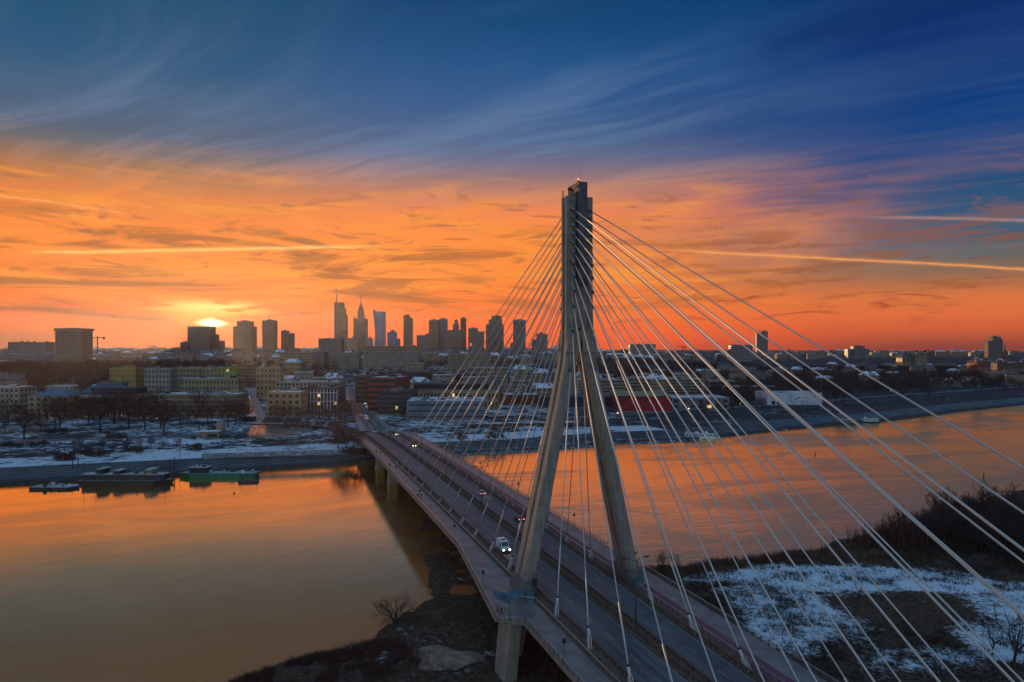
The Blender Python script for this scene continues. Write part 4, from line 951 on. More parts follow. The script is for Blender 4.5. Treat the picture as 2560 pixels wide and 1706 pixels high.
# ---- skyline towers
def tower(name, label, u0, u1, vt, Y, wall='tower', zb=30, dep=None, fl=3.7, vert=True, steps=(), spire=None, glass=.5, cat='skyscraper', roofcap=True):
    """body with fins and floor bands as real geometry; steps = (u0, u1, vtop) upper blocks; spire = (u, vtop, r)"""
    w = (u1 - u0) / F * Y; h = CAMZ - (vt - HZ) / F * Y - zb; dep = dep or w * .8
    X = ((u0 + u1) / 2 - 1280) / F * Y; o = empty(name, (X, Y, zb), 0, label, cat)
    blocks = [(0, w, h, 0)]
    for a, b, v in steps: blocks.append((((a + b) / 2 - (u0 + u1) / 2) / F * Y, (b - a) / F * Y, CAMZ - (v - HZ) / F * Y - zb, 1))
    wb, fb = MB(), MB()
    for i, (cx, bw, bh, k) in enumerate(blocks):
        d = dep - .8 * i
        wb.box((cx, dep / 2, bh / 2 - 5), (bw, d, bh + 10), WM[wall])
        n = int(bh / fl)
        z0 = 0 if i == 0 else min(h, bh) * .0
        for f in range(n):
            z = z0 + (f + .5) * fl
            if i and z < h and abs(cx) + bw / 2 <= w / 2: continue
            fb.box((cx, dep / 2 - d / 2 - .1, z), (bw * .96, .5, fl * glass), WINF, skip=('k',))
            fb.box((cx + bw / 2, dep / 2, z), (.5, d * .9, fl * glass), WINF); fb.box((cx - bw / 2, dep / 2, z), (.5, d * .9, fl * glass), WINF)
        if vert:
            nv = max(3, int(bw / 5)); zl = 0 if not i or abs(cx) + bw / 2 > w / 2 else h
            for q in range(nv + 1): fb.box((cx - bw / 2 + bw * q / nv, dep / 2 - d / 2 - .3, (zl + bh) / 2), (.9, .9, bh - zl), WM[wall])
    wb.build('wall', o); q = fb.build('window_band', o); q['kind'] = 'stuff'
    rb = MB(); top = max(b[2] for b in blocks); tb = max(blocks, key=lambda b: b[2])
    for cx, bw, bh, k in blocks: rb.box((cx, dep / 2, bh + .6), (bw + .6, dep * .98, 1.2), WM['towerd'])
    if roofcap: rb.box((tb[0], dep / 2, top + 2.6), (tb[1] * .45, dep * .5, 3.2), WM['towerd'])
    rb.build('roof', o)
    for k, sp in enumerate(spire or []):
        us, vs, r = sp; xs_ = (us - (u0 + u1) / 2) / F * Y; zs = CAMZ - (vs - HZ) / F * Y - zb
        mb = MB(); z0 = top * .96
        mb.tube((xs_, dep * .35, z0), (xs_, dep * .35, z0 + (zs - z0) * .55), r, r * .75, WM['towerd'], 6); mb.tube((xs_, dep * .35, z0 + (zs - z0) * .55), (xs_, dep * .35, zs), r * .5, r * .2, WM['towerd'], 6); mb.build('spire', o)
    return o, w, h, dep
tower('office_tower', 'lone broad tower with an overhanging roof slab at far left, dark side and pale side', 139, 201, 826, 1150, 'tower', 26, 34, 3.6, glass=.45, cat='tower block')
o = bpy.data.objects['office_tower']; mb = MB(); mb.box((0, 17, CAMZ - (826 - HZ) / F * 1150 - 26 + 1.5), (44, 38, 3.4), WM['stone']); mb.build('roof_slab', o)
tower('hotel_tower', 'wide plain tower just left of the setting sun', 469, 522, 817, 2300, 'tower', 30, roofcap=False)
tower('office_tower', 'low block directly under the setting sun', 523, 542, 837, 2350, 'tower', 30, roofcap=False)
tower('office_tower', 'lowest block right of the low one under the sun', 543, 558, 853, 2380, 'tower', 30, roofcap=False)
tower('office_tower', 'small square block at the left foot of the wide plain tower', 451, 468.5, 857, 2250, 'towerd', 30)
tower('hotel_tower', 'broad stepped tower with notched shoulders right of the sun', 583, 629, 817, 2400, 'tower', 30, steps=((592, 622, 804),), spire=((607, 800, 1.0),))
tower('office_tower', 'plain slim slab tower with a roof mast, right of the notched tower', 656, 686, 802, 2500, 'tower', 30, glass=.4, spire=((668, 781, 1.3),))
tower('office_tower', 'narrow twin-height tower with two thin aerials', 703, 719, 828, 2500, 'towerd', 30, steps=((719.5, 733, 834),), spire=((722, 817, .7), (725, 815, .6)))
tower('skyscraper', 'tallest skyscraper with a long needle spire', 835.5, 857.5, 757, 3250, 'tower', 30, steps=((858, 862, 772), (862.5, 866, 789)), spire=((840.5, 712, 3.6),), roofcap=False, glass=.35)
tower('apartment_tower', 'small pale round-cornered tower at the foot of the needle skyscraper', 841, 862, 828, 2400, 'tower', 30, glass=.4)
# palace tower
Y = 2780; X = (898.5 - 1280) / F * Y; o = empty('palace_tower', (X, Y, 30), 0, 'stepped stone palace tower with a pointed clock spire', 'skyscraper')
def hz_(v): return CAMZ - (v - HZ) / F * Y - 30
mb = MB(); pw = F / Y
def pblk(mb, u0, u1, v, d, v0=None):
    z1 = hz_(v); z0 = -8 if v0 is None else hz_(v0); mb.box((((u0 + u1) / 2 - 898.5) / pw, 24, (z0 + z1) / 2), ((u1 - u0) / pw, d, z1 - z0), WM['tower'])
pblk(mb, 883, 914, 797, 46); pblk(mb, 892, 906, 776, 20, 797); pblk(mb, 893.5, 904.5, 770, 16, 776); pblk(mb, 895.2, 903, 763, 10, 770); mb.build('shaft', o)
mb = MB()
for u0, u1, v in ((867, 882.5, 845), (914.5, 926, 845), (880, 917, 851)): pblk(mb, u0, u1, v, 60)
mb.build('side_wing', o)
mb = MB()
for u, v, b in ((884.5, 790, 797), (912.5, 790, 797), (889, 793, 797), (908, 793, 797), (868.5, 840, 845), (881, 840, 845), (916, 840, 845), (924.5, 840, 845)):
    x = (u - 898.5) / pw; mb.box((x, 3, (hz_(b) + hz_(v)) / 2), (3.2, 3.2, hz_(v) - hz_(b)), WM['tower']); mb.tube((x, 3, hz_(v)), (x, 3, hz_(v) + 4), 1.6, .1, WM['tower'], 4)
mb.build('corner_turret', o)
mb = MB(); mb.tube((.5, 24, hz_(763)), (.5, 24, hz_(757)), 3.8, 2.4, WM['towerd'], 8); mb.tube((.5, 24, hz_(757)), (.5, 24, hz_(750)), 2.2, 1.2, WM['towerd'], 8); mb.tube((.5, 24, hz_(750)), (.5, 24, hz_(731)), 1.5, .6, WM['towerd'], 6); mb.build('spire', o)
mb = MB(); x0 = (883 - 898.5) / pw
for k in range(13): mb.box((x0 + 2 + k * (45 / 12.5), 24 - 23.3, (hz_(800) - 4) / 2), (1.3, 1, hz_(800) + 4), WM['stone'])
for f in range(38): mb.box((0, 24 - 23.0, 4 + f * 3.3), (46, .3, 1.5), WIN)
q = mb.build('window_band', o); q['kind'] = 'stuff'
mb = MB(); mb.tube((.5, 13.9, hz_(781)), (.5, 13.6, hz_(781)), 3.3, 3.3, WM['cream'], 12); mb.build('clock_face', o)
tower('apartment_tower', 'slim pale tower standing in front of the stepped palace tower', 892, 910, 833, 2300, 'tower', 30, glass=.4)
# slanted glass skyscraper
Y = 2900; X = (946 - 1280) / F * Y; o = empty('glass_skyscraper', (X, Y, 30), 0, 'blue glass skyscraper with a curved waist and slanted top', 'skyscraper')
mb = MB(); rings = []; pw = F / Y; pts = [(872, 934.5, 961), (862, 934.8, 961), (850, 935.8, 961), (838, 936.8, 961), (828, 936.6, 961), (815, 935.5, 961), (800, 934, 961), (790, 933, 961), (779, 932.2, 961)]
for v, a, b in pts:
    z = CAMZ - (v - HZ) / pw - 30; x0, x1 = (a - 946) / pw, (b - 946) / pw; xm = x0 + (x1 - x0) * .82
    rings.append([(x0, 4, z), (x0 + (x1 - x0) * .2, 0, z), (xm, 0, z), (x1, 8, z), (x1, 38, z), (x0, 38, z)])
mb.loft(rings, WM['towerg']); z = CAMZ - (779 - HZ) / pw - 30
mb.hexa([((932 - 946) / pw, 4, z - .1), ((940 - 946) / pw, 1, z - .1), ((940 - 946) / pw, 36, z - .1), ((932 - 946) / pw, 36, z - .1), ((931.8 - 946) / pw, 4, z + 10), ((933.5 - 946) / pw, 3, z + 7), ((933.5 - 946) / pw, 36, z + 7), ((931.8 - 946) / pw, 36, z + 10)], WM['towerg']); mb.build('wall', o)
mb = MB()
for (v, a, b), ring in zip(pts, rings): pass
for f in range(40):
    z = 6 + f * 4.0; v = HZ - (z + 30 - CAMZ) * pw
    a = np.interp(v, [p[0] for p in pts][::-1], [p[1] for p in pts][::-1]); x0, x1 = (a - 946) / pw, 15 / pw; xm = x0 + (x1 - x0) * .82
    mb.box(((x0 + (x1 - x0) * .2 + xm) / 2, -.05, z), (xm - x0 - (x1 - x0) * .2, .3, .9), WM['towerd'])
q = mb.build('floor_band', o); q['kind'] = 'stuff'
mb = MB(); mb.box(((959 - 946) / pw, 22, 80), (1.2, 33, 150), WM['stone']); mb.build('edge_fin', o)
tower('office_tower', 'squat bright blue glass block right of the slanted skyscraper', 968, 990, 832, 2500, 'towerb', 30, steps=((975, 986, 828), (990.5, 998, 848)), vert=False, glass=.4)
tower('hotel_tower', 'slim pale striped tower with a lower right shoulder, mid skyline', 1009, 1024, 789, 2900, 'stone', 30, steps=((1024.5, 1031, 796),), glass=.3)
tower('office_tower', 'low stepped office block left of the twin slab towers', 1042, 1063, 839, 2500, 'tower', 30, steps=((1063.5, 1073, 836),), glass=.45)
tower('office_tower', 'slab tower with dark vertical slots on top, left half of the joined pair', 1072.5, 1096, 801, 2750, 'tower', 30, glass=.4)
tower('office_tower', 'glassy banded slab with an aerial, right half of the joined pair', 1096.5, 1118, 798, 2780, 'towerg', 30, vert=False, glass=.5, spire=((1101.5, 779, .9),))
tower('office_tower', 'round-shouldered tower with a small stepped crown', 1117, 1152, 826, 2700, 'tower', 30, steps=((1132, 1146, 812), (1136, 1143, 802)), glass=.45)
tower('office_tower', 'very slim dark-topped slab right of the crowned tower', 1151.5, 1165, 796, 2800, 'towerd', 30, glass=.4)
tower('office_tower', 'low tower with a curved corner and a faint lit sign', 1171, 1195, 822, 2500, 'tower', 30, steps=((1195.5, 1210, 830),), glass=.45)
o = [ob for ob in bpy.data.objects if ob.get('label', '').startswith('low tower with a curved')][0]
mb = MB(); mb.box((-8, -.9, 42), (5, .4, 9), mat('sign_glow', (.5, .1, .05), emit=(1, .25, .08), estr=.6)); mb.build('sign', o)
tower('hotel_tower', 'stepped broad tower seen through the left stays', 1215, 1259, 812, 2600, 'tower', 30, steps=((1222, 1255, 800), (1229, 1254, 791)), glass=.5)
tower('hotel_tower', 'plain slab tower between the left stays and the pylon', 1283, 1314, 801, 2550, 'tower', 30, glass=.45, steps=((1276, 1283, 858),))
tower('office_tower', 'low stepped stone block right beside the pylon on its left', 1330, 1369, 850, 2000, 'stone', 30, steps=((1342, 1368, 836), (1348, 1358, 834)), glass=.4)
tower('office_tower', 'lone two-tone skyscraper on the right horizon with two aerials', 1892, 1904, 833, 2500, 'tower', 30, steps=((1904.5, 1919.5, 829),), spire=((1900, 818, .8), (1903, 817, .7)))
tower('apartment_tower', 'tall dark stepped tower block near the right edge of the horizon', 2482, 2502, 843, 2200, 'towerd', 30, steps=((2471, 2481.5, 853), (2502.5, 2507, 849)), cat='tower block', glass=.3)
for (u, v, Y, lab) in ((2512, 859, 1700, 'dark church spire right of the tall stepped tower block'), (2440, 875, 1750, 'thin church spire left of the tall stepped tower block'), (2455, 875, 1750, 'thin twin church spire nearest the tall stepped tower block'), (1972, 866, 1900, 'small dark church spire on the horizon behind the right stays'), (2268, 876, 1650, 'thin spire above the yellow-green church')):
    x, y, z = at(u, v, Y); o = empty('church_spire', (x, y, 30), 0, lab, 'spire'); mb = MB(); h = z - 30
    mb.box((0, 0, h * .22), (7, 7, h * .5 + 6), WM['brown']); mb.build('wall', o); mb = MB(); mb.tube((0, 0, h * .46), (0, 0, h), 3.4, .1, WM['towerd'], 8); mb.build('roof', o)
# ------------------------------------------------------------------ the rest of the city: small far buildings
FV = []
fr = random.Random(11)
for k in range(14):
    w, d, h = fr.uniform(14, 34), fr.uniform(10, 16), fr.uniform(9, 21)
    wl = fr.choice(['cream', 'stone', 'pale', 'grey', 'ochre', 'stone', 'brown', 'tower', 'cream', 'pale'])
    rf = fr.choice(['snow', 'snow', 'tile', 'dark']); mb = MB()
    mb.box((0, d / 2, h / 2 - 3), (w, d, h + 6), WM[wl])
    if k % 3 == 0:
        b_ = mb.add([(-w / 2 - .5, -.5, h), (w / 2 + .5, -.5, h), (w / 2 + .5, d + .5, h), (-w / 2 - .5, d + .5, h), (-w / 2 + 2, d / 2, h + 5), (w / 2 - 2, d / 2, h + 5)])
        for q in ((0, 1, 5, 4), (1, 2, 5), (2, 3, 4, 5), (3, 0, 4)): mb.face([b_ + i for i in q], RM[rf])
    else:
        mb.box((0, d / 2, h + .15), (w + .4, d + .4, .4), RM[rf])
        for q in range(3): sx = fr.uniform(1.5, 4); mb.box((fr.uniform(-w / 2 + 2, w / 2 - 2), fr.uniform(2, d - 2), h + 1.1), (sx, 2, 1.9), WM['grey'])
    for q in range(3): mb.box((fr.uniform(-w / 2 + 1, w / 2 - 1), d * .55, h + (4.6 if k % 3 == 0 else 1.2)), (1, .8, 2.6), WM['brown'])
    fl = max(2, int(h / 3.4)); facade(mb, -w / 2, w / 2, 0, .4, (h - .8) / fl, fl, max(3, int(w / 3.2)), .45, .5)
    facade(mb, 1, d - 1, 0, .4, (h - .8) / fl, fl, 3, .45, .5, w / 2); facade(mb, 1, d - 1, 0, .4, (h - .8) / fl, fl, 3, .45, .5, -w / 2)
    FV.append((mb.mesh('city_house'), w, h))
roads = [((-95, 492), (-350, 1510), 17), ((-200, 560), (-420, 1150), 14)]
def near_road(x, y, w):
    for (x0, y0), (x1, y1), r in roads:
        ex, ey = x1 - x0, y1 - y0; t = max(0, min(1, ((x - x0) * ex + (y - y0) * ey) / (ex * ex + ey * ey)))
        if math.hypot(x - x0 - t * ex, y - y0 - t * ey) < r + w * .6: return True
    return False
rows = [(690, 0), (760, 0), (830, 0), (900, 0), (980, 0), (1060, 1), (1320, 2), (1420, 2), (1530, 2), (1650, 2), (1800, 2), (2000, 2), (2250, 2), (2600, 2), (3100, 2), (3800, 2), (4800, 2)]
WOODED = []
nb = 0
far_stuff = []
for Y, kind in rows:
    u = -40.0
    while u < 2640:
        me, w, h = fr.choice(FV); wu = w / Y * F
        sc_ = 1.0 if Y < 2500 else 1.7
        wu *= sc_; uc = u + wu / 2; u += wu * fr.uniform(1.02, 1.5) + (2 if Y > 1200 else 6)
        x = (uc - 1280) / F * Y; q = bank_q(x, Y)
        if q < 90: continue
        if near_road(x, Y, w): continue
        # wooded slope and parks have no houses
        if 640 < q < 850: continue
        if kind == 0 and (uc > 1700 or (uc > 1240 and Y < 720)): continue
        if kind == 1 and uc > 1840 and fr.random() < .6: continue
        if kind == 0 and q < 260 and uc < 1700: continue
        if kind == 0 and uc < 600 and fr.random() < .35: continue
        z = city_z(q); sz = fr.uniform(.75, 1.25) * sc_ * (1.12 if Y > 3000 else 1)
        if kind == 0: sz = min(sz, (CAMZ - z - (1005 - HZ) / F * Y * .45) / h if uc < 1700 else sz)
        if 2 == kind and 1500 < uc < 2450: sz *= .82
        if sz < .3: continue
        # cap so that the roofs stay below the skyline seen in the photo
        cap = (CAMZ + (HZ - (872 if uc < 1500 else 878)) / F * Y * (1 if Y > 1250 else 3.2) - z)
        if h * sz > cap: sz = max(.25, cap / h) * fr.uniform(.88, 1.0)
        far_stuff.append((Y, me, (x, Y + fr.uniform(-25, 25), z), fr.uniform(-.5, .5), (sc_, sc_, sz), uc))
far_stuff.sort(key=lambda a: a[0])
single = far_stuff[:290]; rest = far_stuff[290:]
for Y, me, loc, rz, sc_, uc in single:
    o = link('city_house', me, None, loc, rz, sc_)
    if Y < 1150: tag(o, 'small town building with a snow-dusted roof in the low quarter behind the riverside blocks', 'building', 'small buildings of the low riverside quarter')
    elif uc < 1500: tag(o, 'small far building on the ridge below the skyline towers', 'building', 'small buildings along the ridge')
    else: tag(o, 'small far old town building on the ridge right of the pylon', 'building', 'small old town buildings')
# past the first three hundred: one mass of rooftops
vs, fs, mi, mats = [], [], [], []
for Y, me, loc, rz, sc_, uc in rest:
    mt = Matrix.Translation(loc) @ Matrix.Rotation(rz, 4, 'Z') @ Matrix.Diagonal((*sc_, 1)); b = len(vs)
    vs += [tuple(mt @ v.co) for v in me.vertices]
    for p in me.polygons:
        m_ = me.materials[p.material_index]
        if m_ not in mats: mats.append(m_)
        fs.append([b + i for i in p.vertices]); mi.append(mats.index(m_))
me = bpy.data.meshes.new('distant_city'); me.from_pydata(vs, [], fs)
for m_ in mats: me.materials.append(m_)
me.polygons.foreach_set('material_index', mi); me.update()
tag(link('distant_city', me), 'far mass of city rooftops along the horizon', None, None, 'stuff')

# ------------------------------------------------------------------ trees
BARK = mat('dark_bark', (.035, .026, .022), .9); TWIG = mat('bare_twigs', (.055, .034, .028), .95); TWIGR = mat('reddish_twigs', (.085, .034, .028), .95)
def bare_tree(seed, H, levels=5, spread=.55, m=None, tw=TWIG, thick=.028, twigs=True):
    r = random.Random(seed); mb = MB()
    def grow(p, d, L, rad, lv):
        seg = 2 if lv > 1 else 1; q = p
        for s in range(seg):
            d = (d + Vector((r.uniform(-.14, .14), r.uniform(-.14, .14), r.uniform(-.02, .10)))).normalized(); e = q + d * (L / seg)
            mb.tube(q, e, rad * (1 - .22 * s / seg), rad * (1 - .22 * (s + 1) / seg), BARK if lv > 2 else tw, 5 if lv > 3 else 3, False, True); q = e
            if lv > 1 and s == 0 and r.random() < .8:
                a = d.orthogonal(); a.rotate(Matrix.Rotation(r.uniform(0, 6.28), 3, d)); grow(q, (d * .55 + a * spread + Vector((0, 0, .15))).normalized(), L * .62, rad * .5, lv - 1)
        if lv > 1:
            for k in range(r.choice((2, 3))):
                a = d.orthogonal(); a.rotate(Matrix.Rotation(r.uniform(0, 6.28), 3, d)); grow(q, (d * .75 + a * spread * r.uniform(.7, 1.3) + Vector((0, 0, .12))).normalized(), L * r.uniform(.62, .82), rad * .62, lv - 1)
        elif twigs:
            for k in range(3):
                e = q + (d + Vector((r.uniform(-.8, .8), r.uniform(-.8, .8), r.uniform(-.2, .7)))).normalized() * L * r.uniform(.5, .9)
                a = d.orthogonal() * rad * .55; b = mb.add([q - a, q + a, e]); mb.face([b, b + 1, b + 2], tw)
    grow(Vector((0, 0, -.3)), Vector((0, 0, 1)), H * .3, H * thick, levels)
    return mb
def crown_tree(seed, H, Wd, tw=TWIG, n=420):
    """far bare tree: trunk, limbs and a haze of twigs, as two meshes"""
    r = random.Random(seed); t = MB(); t.tube((0, 0, -.5), (0, 0, H * .45), H * .03, H * .016, BARK, 5, False)
    for k in range(6):
        a = r.uniform(0, 6.28); t.tube((0, 0, H * r.uniform(.25, .42)), (math.cos(a) * Wd * .33, math.sin(a) * Wd * .33, H * r.uniform(.6, .85)), H * .012, H * .004, BARK, 3, False)
    c = MB(); lobes = [(r.uniform(-.25, .25) * Wd, r.uniform(-.25, .25) * Wd, H * r.uniform(.48, .8), r.uniform(.22, .36) * Wd) for _ in range(6)]
    for k in range(n):
        lx, ly, lz, lr = r.choice(lobes); v = Vector((r.gauss(0, 1), r.gauss(0, 1), r.gauss(0, 1))).normalized() * lr * r.uniform(.35, 1.0) ** .6
        p = Vector((lx, ly, lz)) + Vector((v.x, v.y, v.z * 1.1)); d = (v.normalized() + Vector((r.uniform(-.5, .5), r.uniform(-.5, .5), r.uniform(0, .8)))).normalized()
        L = H * r.uniform(.06, .15); a = d.cross(Vector((r.uniform(-1, 1), r.uniform(-1, 1), r.uniform(-1, 1)))).normalized() * H * r.uniform(.006, .014)
        b = c.add([p - a, p + a, p + d * L]); c.face([b, b + 1, b + 2], tw)
    return t.mesh('trunk'), c.mesh('crown')
CT = [crown_tree(31 + i, H, Wd, tw, 640) for i, (H, Wd, tw) in enumerate(((12, 10, TWIG), (14, 11, TWIGR), (10, 9, TWIG), (16, 13, TWIG), (9, 9, TWIGR)))]
tr = random.Random(5)
def city_tree(x, y, z, label, group, s=1.0, k=None):
    t, c = CT[tr.randrange(5) if k is None else k]; o = empty('bare_tree', (x, y, z), tr.uniform(0, 6.28), label, 'tree', group); o.scale = (s, s, s * tr.uniform(.9, 1.1))
    link('trunk', t, o); link('crown', c, o)
ntree = 0
def trees_px(lst, label, group, s=1.0, z=6.0, k=None):
    global ntree
    for u, v in lst:
        x, y, zz = gnd(u, v, z); city_tree(x, y, zz, label, group, s * tr.uniform(.85, 1.2), k); ntree += 1
lawn = [(12, 1085), (70, 1062), (118, 1052), (160, 1048), (205, 1050), (250, 1082), (262, 1046), (300, 1050), (322, 1072), (345, 1048), (362, 1075), (402, 1070), (426, 1052), (470, 1050), (505, 1046), (40, 1052), (96, 1066), (138, 1060), (222, 1058), (285, 1060), (380, 1056), (450, 1062), (490, 1058), (530, 1052), (335, 1058), (235, 1066), (180, 1062), (100, 1080), (410, 1090), (60, 1096), (520, 1060), (20, 1062), (312, 1044), (386, 1044), (448, 1044), (200, 1042), (150, 1074)]
trees_px(lawn, 'bare tree on the snowy lawn in front of the left riverside blocks', 'bare trees on the left lawn', 1.35)
trees_px([(318, 1128), (345, 1124), (378, 1122), (410, 1124), (204, 1124), (258, 1126), (442, 1122)], 'small bare tree along the left promenade path', 'small trees along the promenade', .6, 5.3)
trees_px([(570, 1068), (588, 1064), (600, 1068), (556, 1062), (612, 1062)], 'reddish bare tree in the clump left of the lit plaza', 'reddish trees beside the plaza', 1.15, 6, 1)
trees_px([(706, 1056), (720, 1052), (750, 1052), (772, 1058), (800, 1056), (822, 1054), (838, 1050), (690, 1050), (862, 1040), (850, 1062)], 'reddish bare tree in the bed right of the plaza, under the tan building', 'reddish trees under the tan building', 1.25, 6, 4)
trees_px([(862, 1046), (876, 1040), (850, 1050), (884, 1050), (838, 1105), (858, 1100), (872, 1112), (884, 1120), (845, 1120), (866, 1128), (895, 1128)], 'dark bare tree growing beside the bridge abutment', 'trees by the bridge abutment', 1.0, 5.2)
trees_px([(1052, 1046), (1070, 1048), (1172, 1046), (1188, 1044), (985, 1046), (1006, 1050), (1130, 1050), (960, 1040)], 'bare tree standing along the front of the blue-grey pavilion', 'trees in front of the glass pavilion', .8)
trees_px([(1845, 1022), (1868, 1018), (1892, 1020), (1905, 1026), (1832, 1028), (1880, 1010), (2068, 1012), (2090, 1010), (2110, 1012), (1760, 1046), (1800, 1038)], 'dark bare tree beside the white museum on the right riverside', 'trees beside the white museum', .95)
trees_px([(x, 985 + tr.uniform(-10, 14)) for x in range(2070, 2330, 17)], 'dark bare tree along the far right riverside road', 'trees along the right riverside road', 1.0)
trees_px([(x, 975 + tr.uniform(-8, 8)) for x in range(2440, 2580, 14)], 'dark bare tree near the tenement rows at the far right', 'trees by the tenement rows', 1.1)
# wooded slope below the ridge, as one far-off wood, plus edge trees of its own
mbw = MB(); wr = random.Random(9)
def wood_clump(mb, x, y, z, H, Wd, n, tw):
    for k in range(n):
        v = Vector((wr.gauss(0, 1), wr.gauss(0, 1), wr.gauss(0, 1))).normalized() * wr.uniform(.3, 1) ** .5
        p = Vector((x + v.x * Wd / 2, y + v.y * Wd / 2, z + H * .55 + v.z * H * .42)); d = Vector((wr.uniform(-.5, .5), wr.uniform(-.5, .5), 1)).normalized()
        a = d.cross(Vector((wr.uniform(-1, 1), wr.uniform(-1, 1), .1))).normalized() * wr.uniform(.25, .5); b = mb.add([p - a, p + a, p + d * H * wr.uniform(.14, .3)]); mb.face([b, b + 1, b + 2], tw)
cnt = 0
for i in range(7600):
    u = wr.uniform(-60, 2640) if i < 4800 else wr.uniform(1780, 2640); q = wr.uniform(600, 870) if u < 1500 else (wr.uniform(430, 860) if u < 1780 else wr.uniform(135, 860))
    # walk out along the view ray until the inland distance matches
    Y = 600.0
    for _ in range(60):
        x = (u - 1280) / F * Y; qq = bank_q(x, Y)
        if qq >= q: break
        Y += 16
    dens = .9 if u < 620 else (.5 if u < 1250 else (.35 if u < 1500 else .95))
    if wr.random() > dens or near_road(x, Y, 10): continue
    wood_clump(mbw, x, Y, city_z(qq) - 1, wr.uniform(10, 17), wr.uniform(9, 14), 64 if u < 720 else (44 if u < 1780 else 34), TWIGR if (u < 700 and wr.random() < .4) else TWIG); cnt += 1
tag(mbw.build('far_wood'), 'dark winter wood on the slope below the city ridge', None, None, 'stuff')
mbw = MB()
for i in range(900):
    u = wr.uniform(-40, 2600); Y = wr.choice((700, 780, 860, 940, 1020, 1400, 1600, 1900)) + wr.uniform(-30, 30); x = (u - 1280) / F * Y; q = bank_q(x, Y)
    if q < 150 or near_road(x, Y, 8) or 620 < q < 850: continue
    wood_clump(mbw, x, Y, city_z(q) - 1, wr.uniform(7, 11), wr.uniform(6, 10), 22, TWIG)
tag(mbw.build('street_greenery'), 'bare crowns between the far buildings', None, None, 'stuff')
# low shrubs on the far bank
mbw = MB()
for (u, v, n) in ((140, 1082, 26), (290, 1096, 22), (30, 1118, 20), (90, 1116, 20), (160, 1148, 26), (245, 1140, 24), (205, 1136, 18), (330, 1128, 16), (480, 1122, 16), (735, 1068, 26), (780, 1070, 30), (820, 1068, 26), (680, 1056, 16), (850, 1108, 26), (870, 1130, 26), (890, 1135, 22), (1140, 1098, 16), (1240, 1094, 16), (520, 1075, 10)):
    for k in range(n):
        x, y, z = gnd(u + wr.uniform(-24, 24), v + wr.uniform(-5, 5), 5.6); wood_clump(mbw, x, y, z - .6, wr.uniform(2, 3.6), wr.uniform(3, 5), 26, TWIG)
for i0, i1, q, st_, dn in ((2, 5, 66, 2.2, .55), (2, 5, 98, 2.0, .6), (2, 5, 142, 2.4, .5), (1, 2, 72, 3, .4), (1, 2, 104, 3, .5), (8, 13, 58, 3.0, .5), (8, 13, 96, 3.0, .6), (6, 8, 62, 2.5, .5), (6, 8, 92, 2.4, .6)):
    for i in range(i0, i1):
        a, b = Vector(BANK[i]), Vector(BANK[i + 1]); n = int((b - a).length / st_)
        for k in range(n):
            if math.sin(k * .11 + q) * .5 + .5 > dn + .25 or wr.random() > .85: continue
            p = a.lerp(b, k / n); qq = q + wr.uniform(-2.5, 2.5); x, y = p.x + BN.x * qq, p.y + BN.y * qq
            if abs((x - BX) * BR.x + (y - BY) * BR.y) < 24 and y < 560: continue
            wood_clump(mbw, x, y, 5.2, wr.uniform(1.2, 2.6), wr.uniform(2.0, 4.0), 18, TWIG)
tag(mbw.build('far_bank_shrubs'), 'low dark shrubs on the far bank lawns', None, None, 'stuff')

# riprap below the far embankment, right of the bridge
mbw = MB()
for i in range(1500):
    seg = wr.choices((6, 7, 8, 9), (5, 5, 2, 1))[0]; a, b = Vector(BANK[seg]), Vector(BANK[seg + 1]); p = a.lerp(b, wr.random()); q = wr.uniform(-5, 6)
    s = wr.uniform(.5, 1.7); mbw.ball((p.x + BN.x * q, p.y + BN.y * q, max(-.2, .25 + q * .2)), s, M['rock'], 5, 3, 1, wr.uniform(.7, 1.2), wr.uniform(.5, .8))
tag(mbw.build('riprap'), 'boulders heaped along the far waterline', None, None, 'stuff')
# ------------------------------------------------------------------ near bank vegetation
NB = [bare_tree(100 + i, H, 5, sp, None, tw, th).mesh('bare_tree') for i, (H, sp, tw, th) in enumerate(((11, .5, TWIG, .022), (9, .6, TWIGR, .022), (13, .45, TWIG, .02), (8, .7, TWIG, .024)))]
def near_tree(x, y, label, group=None, s=1.0, k=None):
    return tag(link('bare_tree', NB[tr.randrange(4) if k is None else k], None, (x, y, nz(x, y)), tr.uniform(0, 6.28), (s, s, s)), label, 'tree', group)
vr = random.Random(21)
# multi-stemmed willow on the point left of the bridge
wl = MB(); r_ = random.Random(3)
for k in range(6):
    a = r_.uniform(0, 6.28); d = Vector((math.cos(a) * .55, math.sin(a) * .55, 1)).normalized(); q = bare_tree(200 + k, 8.5, 5, .5, None, TWIGR, .016)
    rot = Vector((0, 0, 1)).rotation_difference(d).to_matrix(); b = len(wl.v); wl.v += [tuple(rot @ Vector(p)) for p in q.v]
    for f, mi_, s_ in zip(q.f, q.mi, q.sm): wl.face([b + i for i in f], q.mats[mi_], s_)
x, y, _ = gnd(992, 1553, 1.0); o = wl.build('willow_shrub', None, (x, y, nz(x, y))); tag(o, 'reddish many-stemmed bare willow on the point of the near bank left of the bridge', 'shrub')
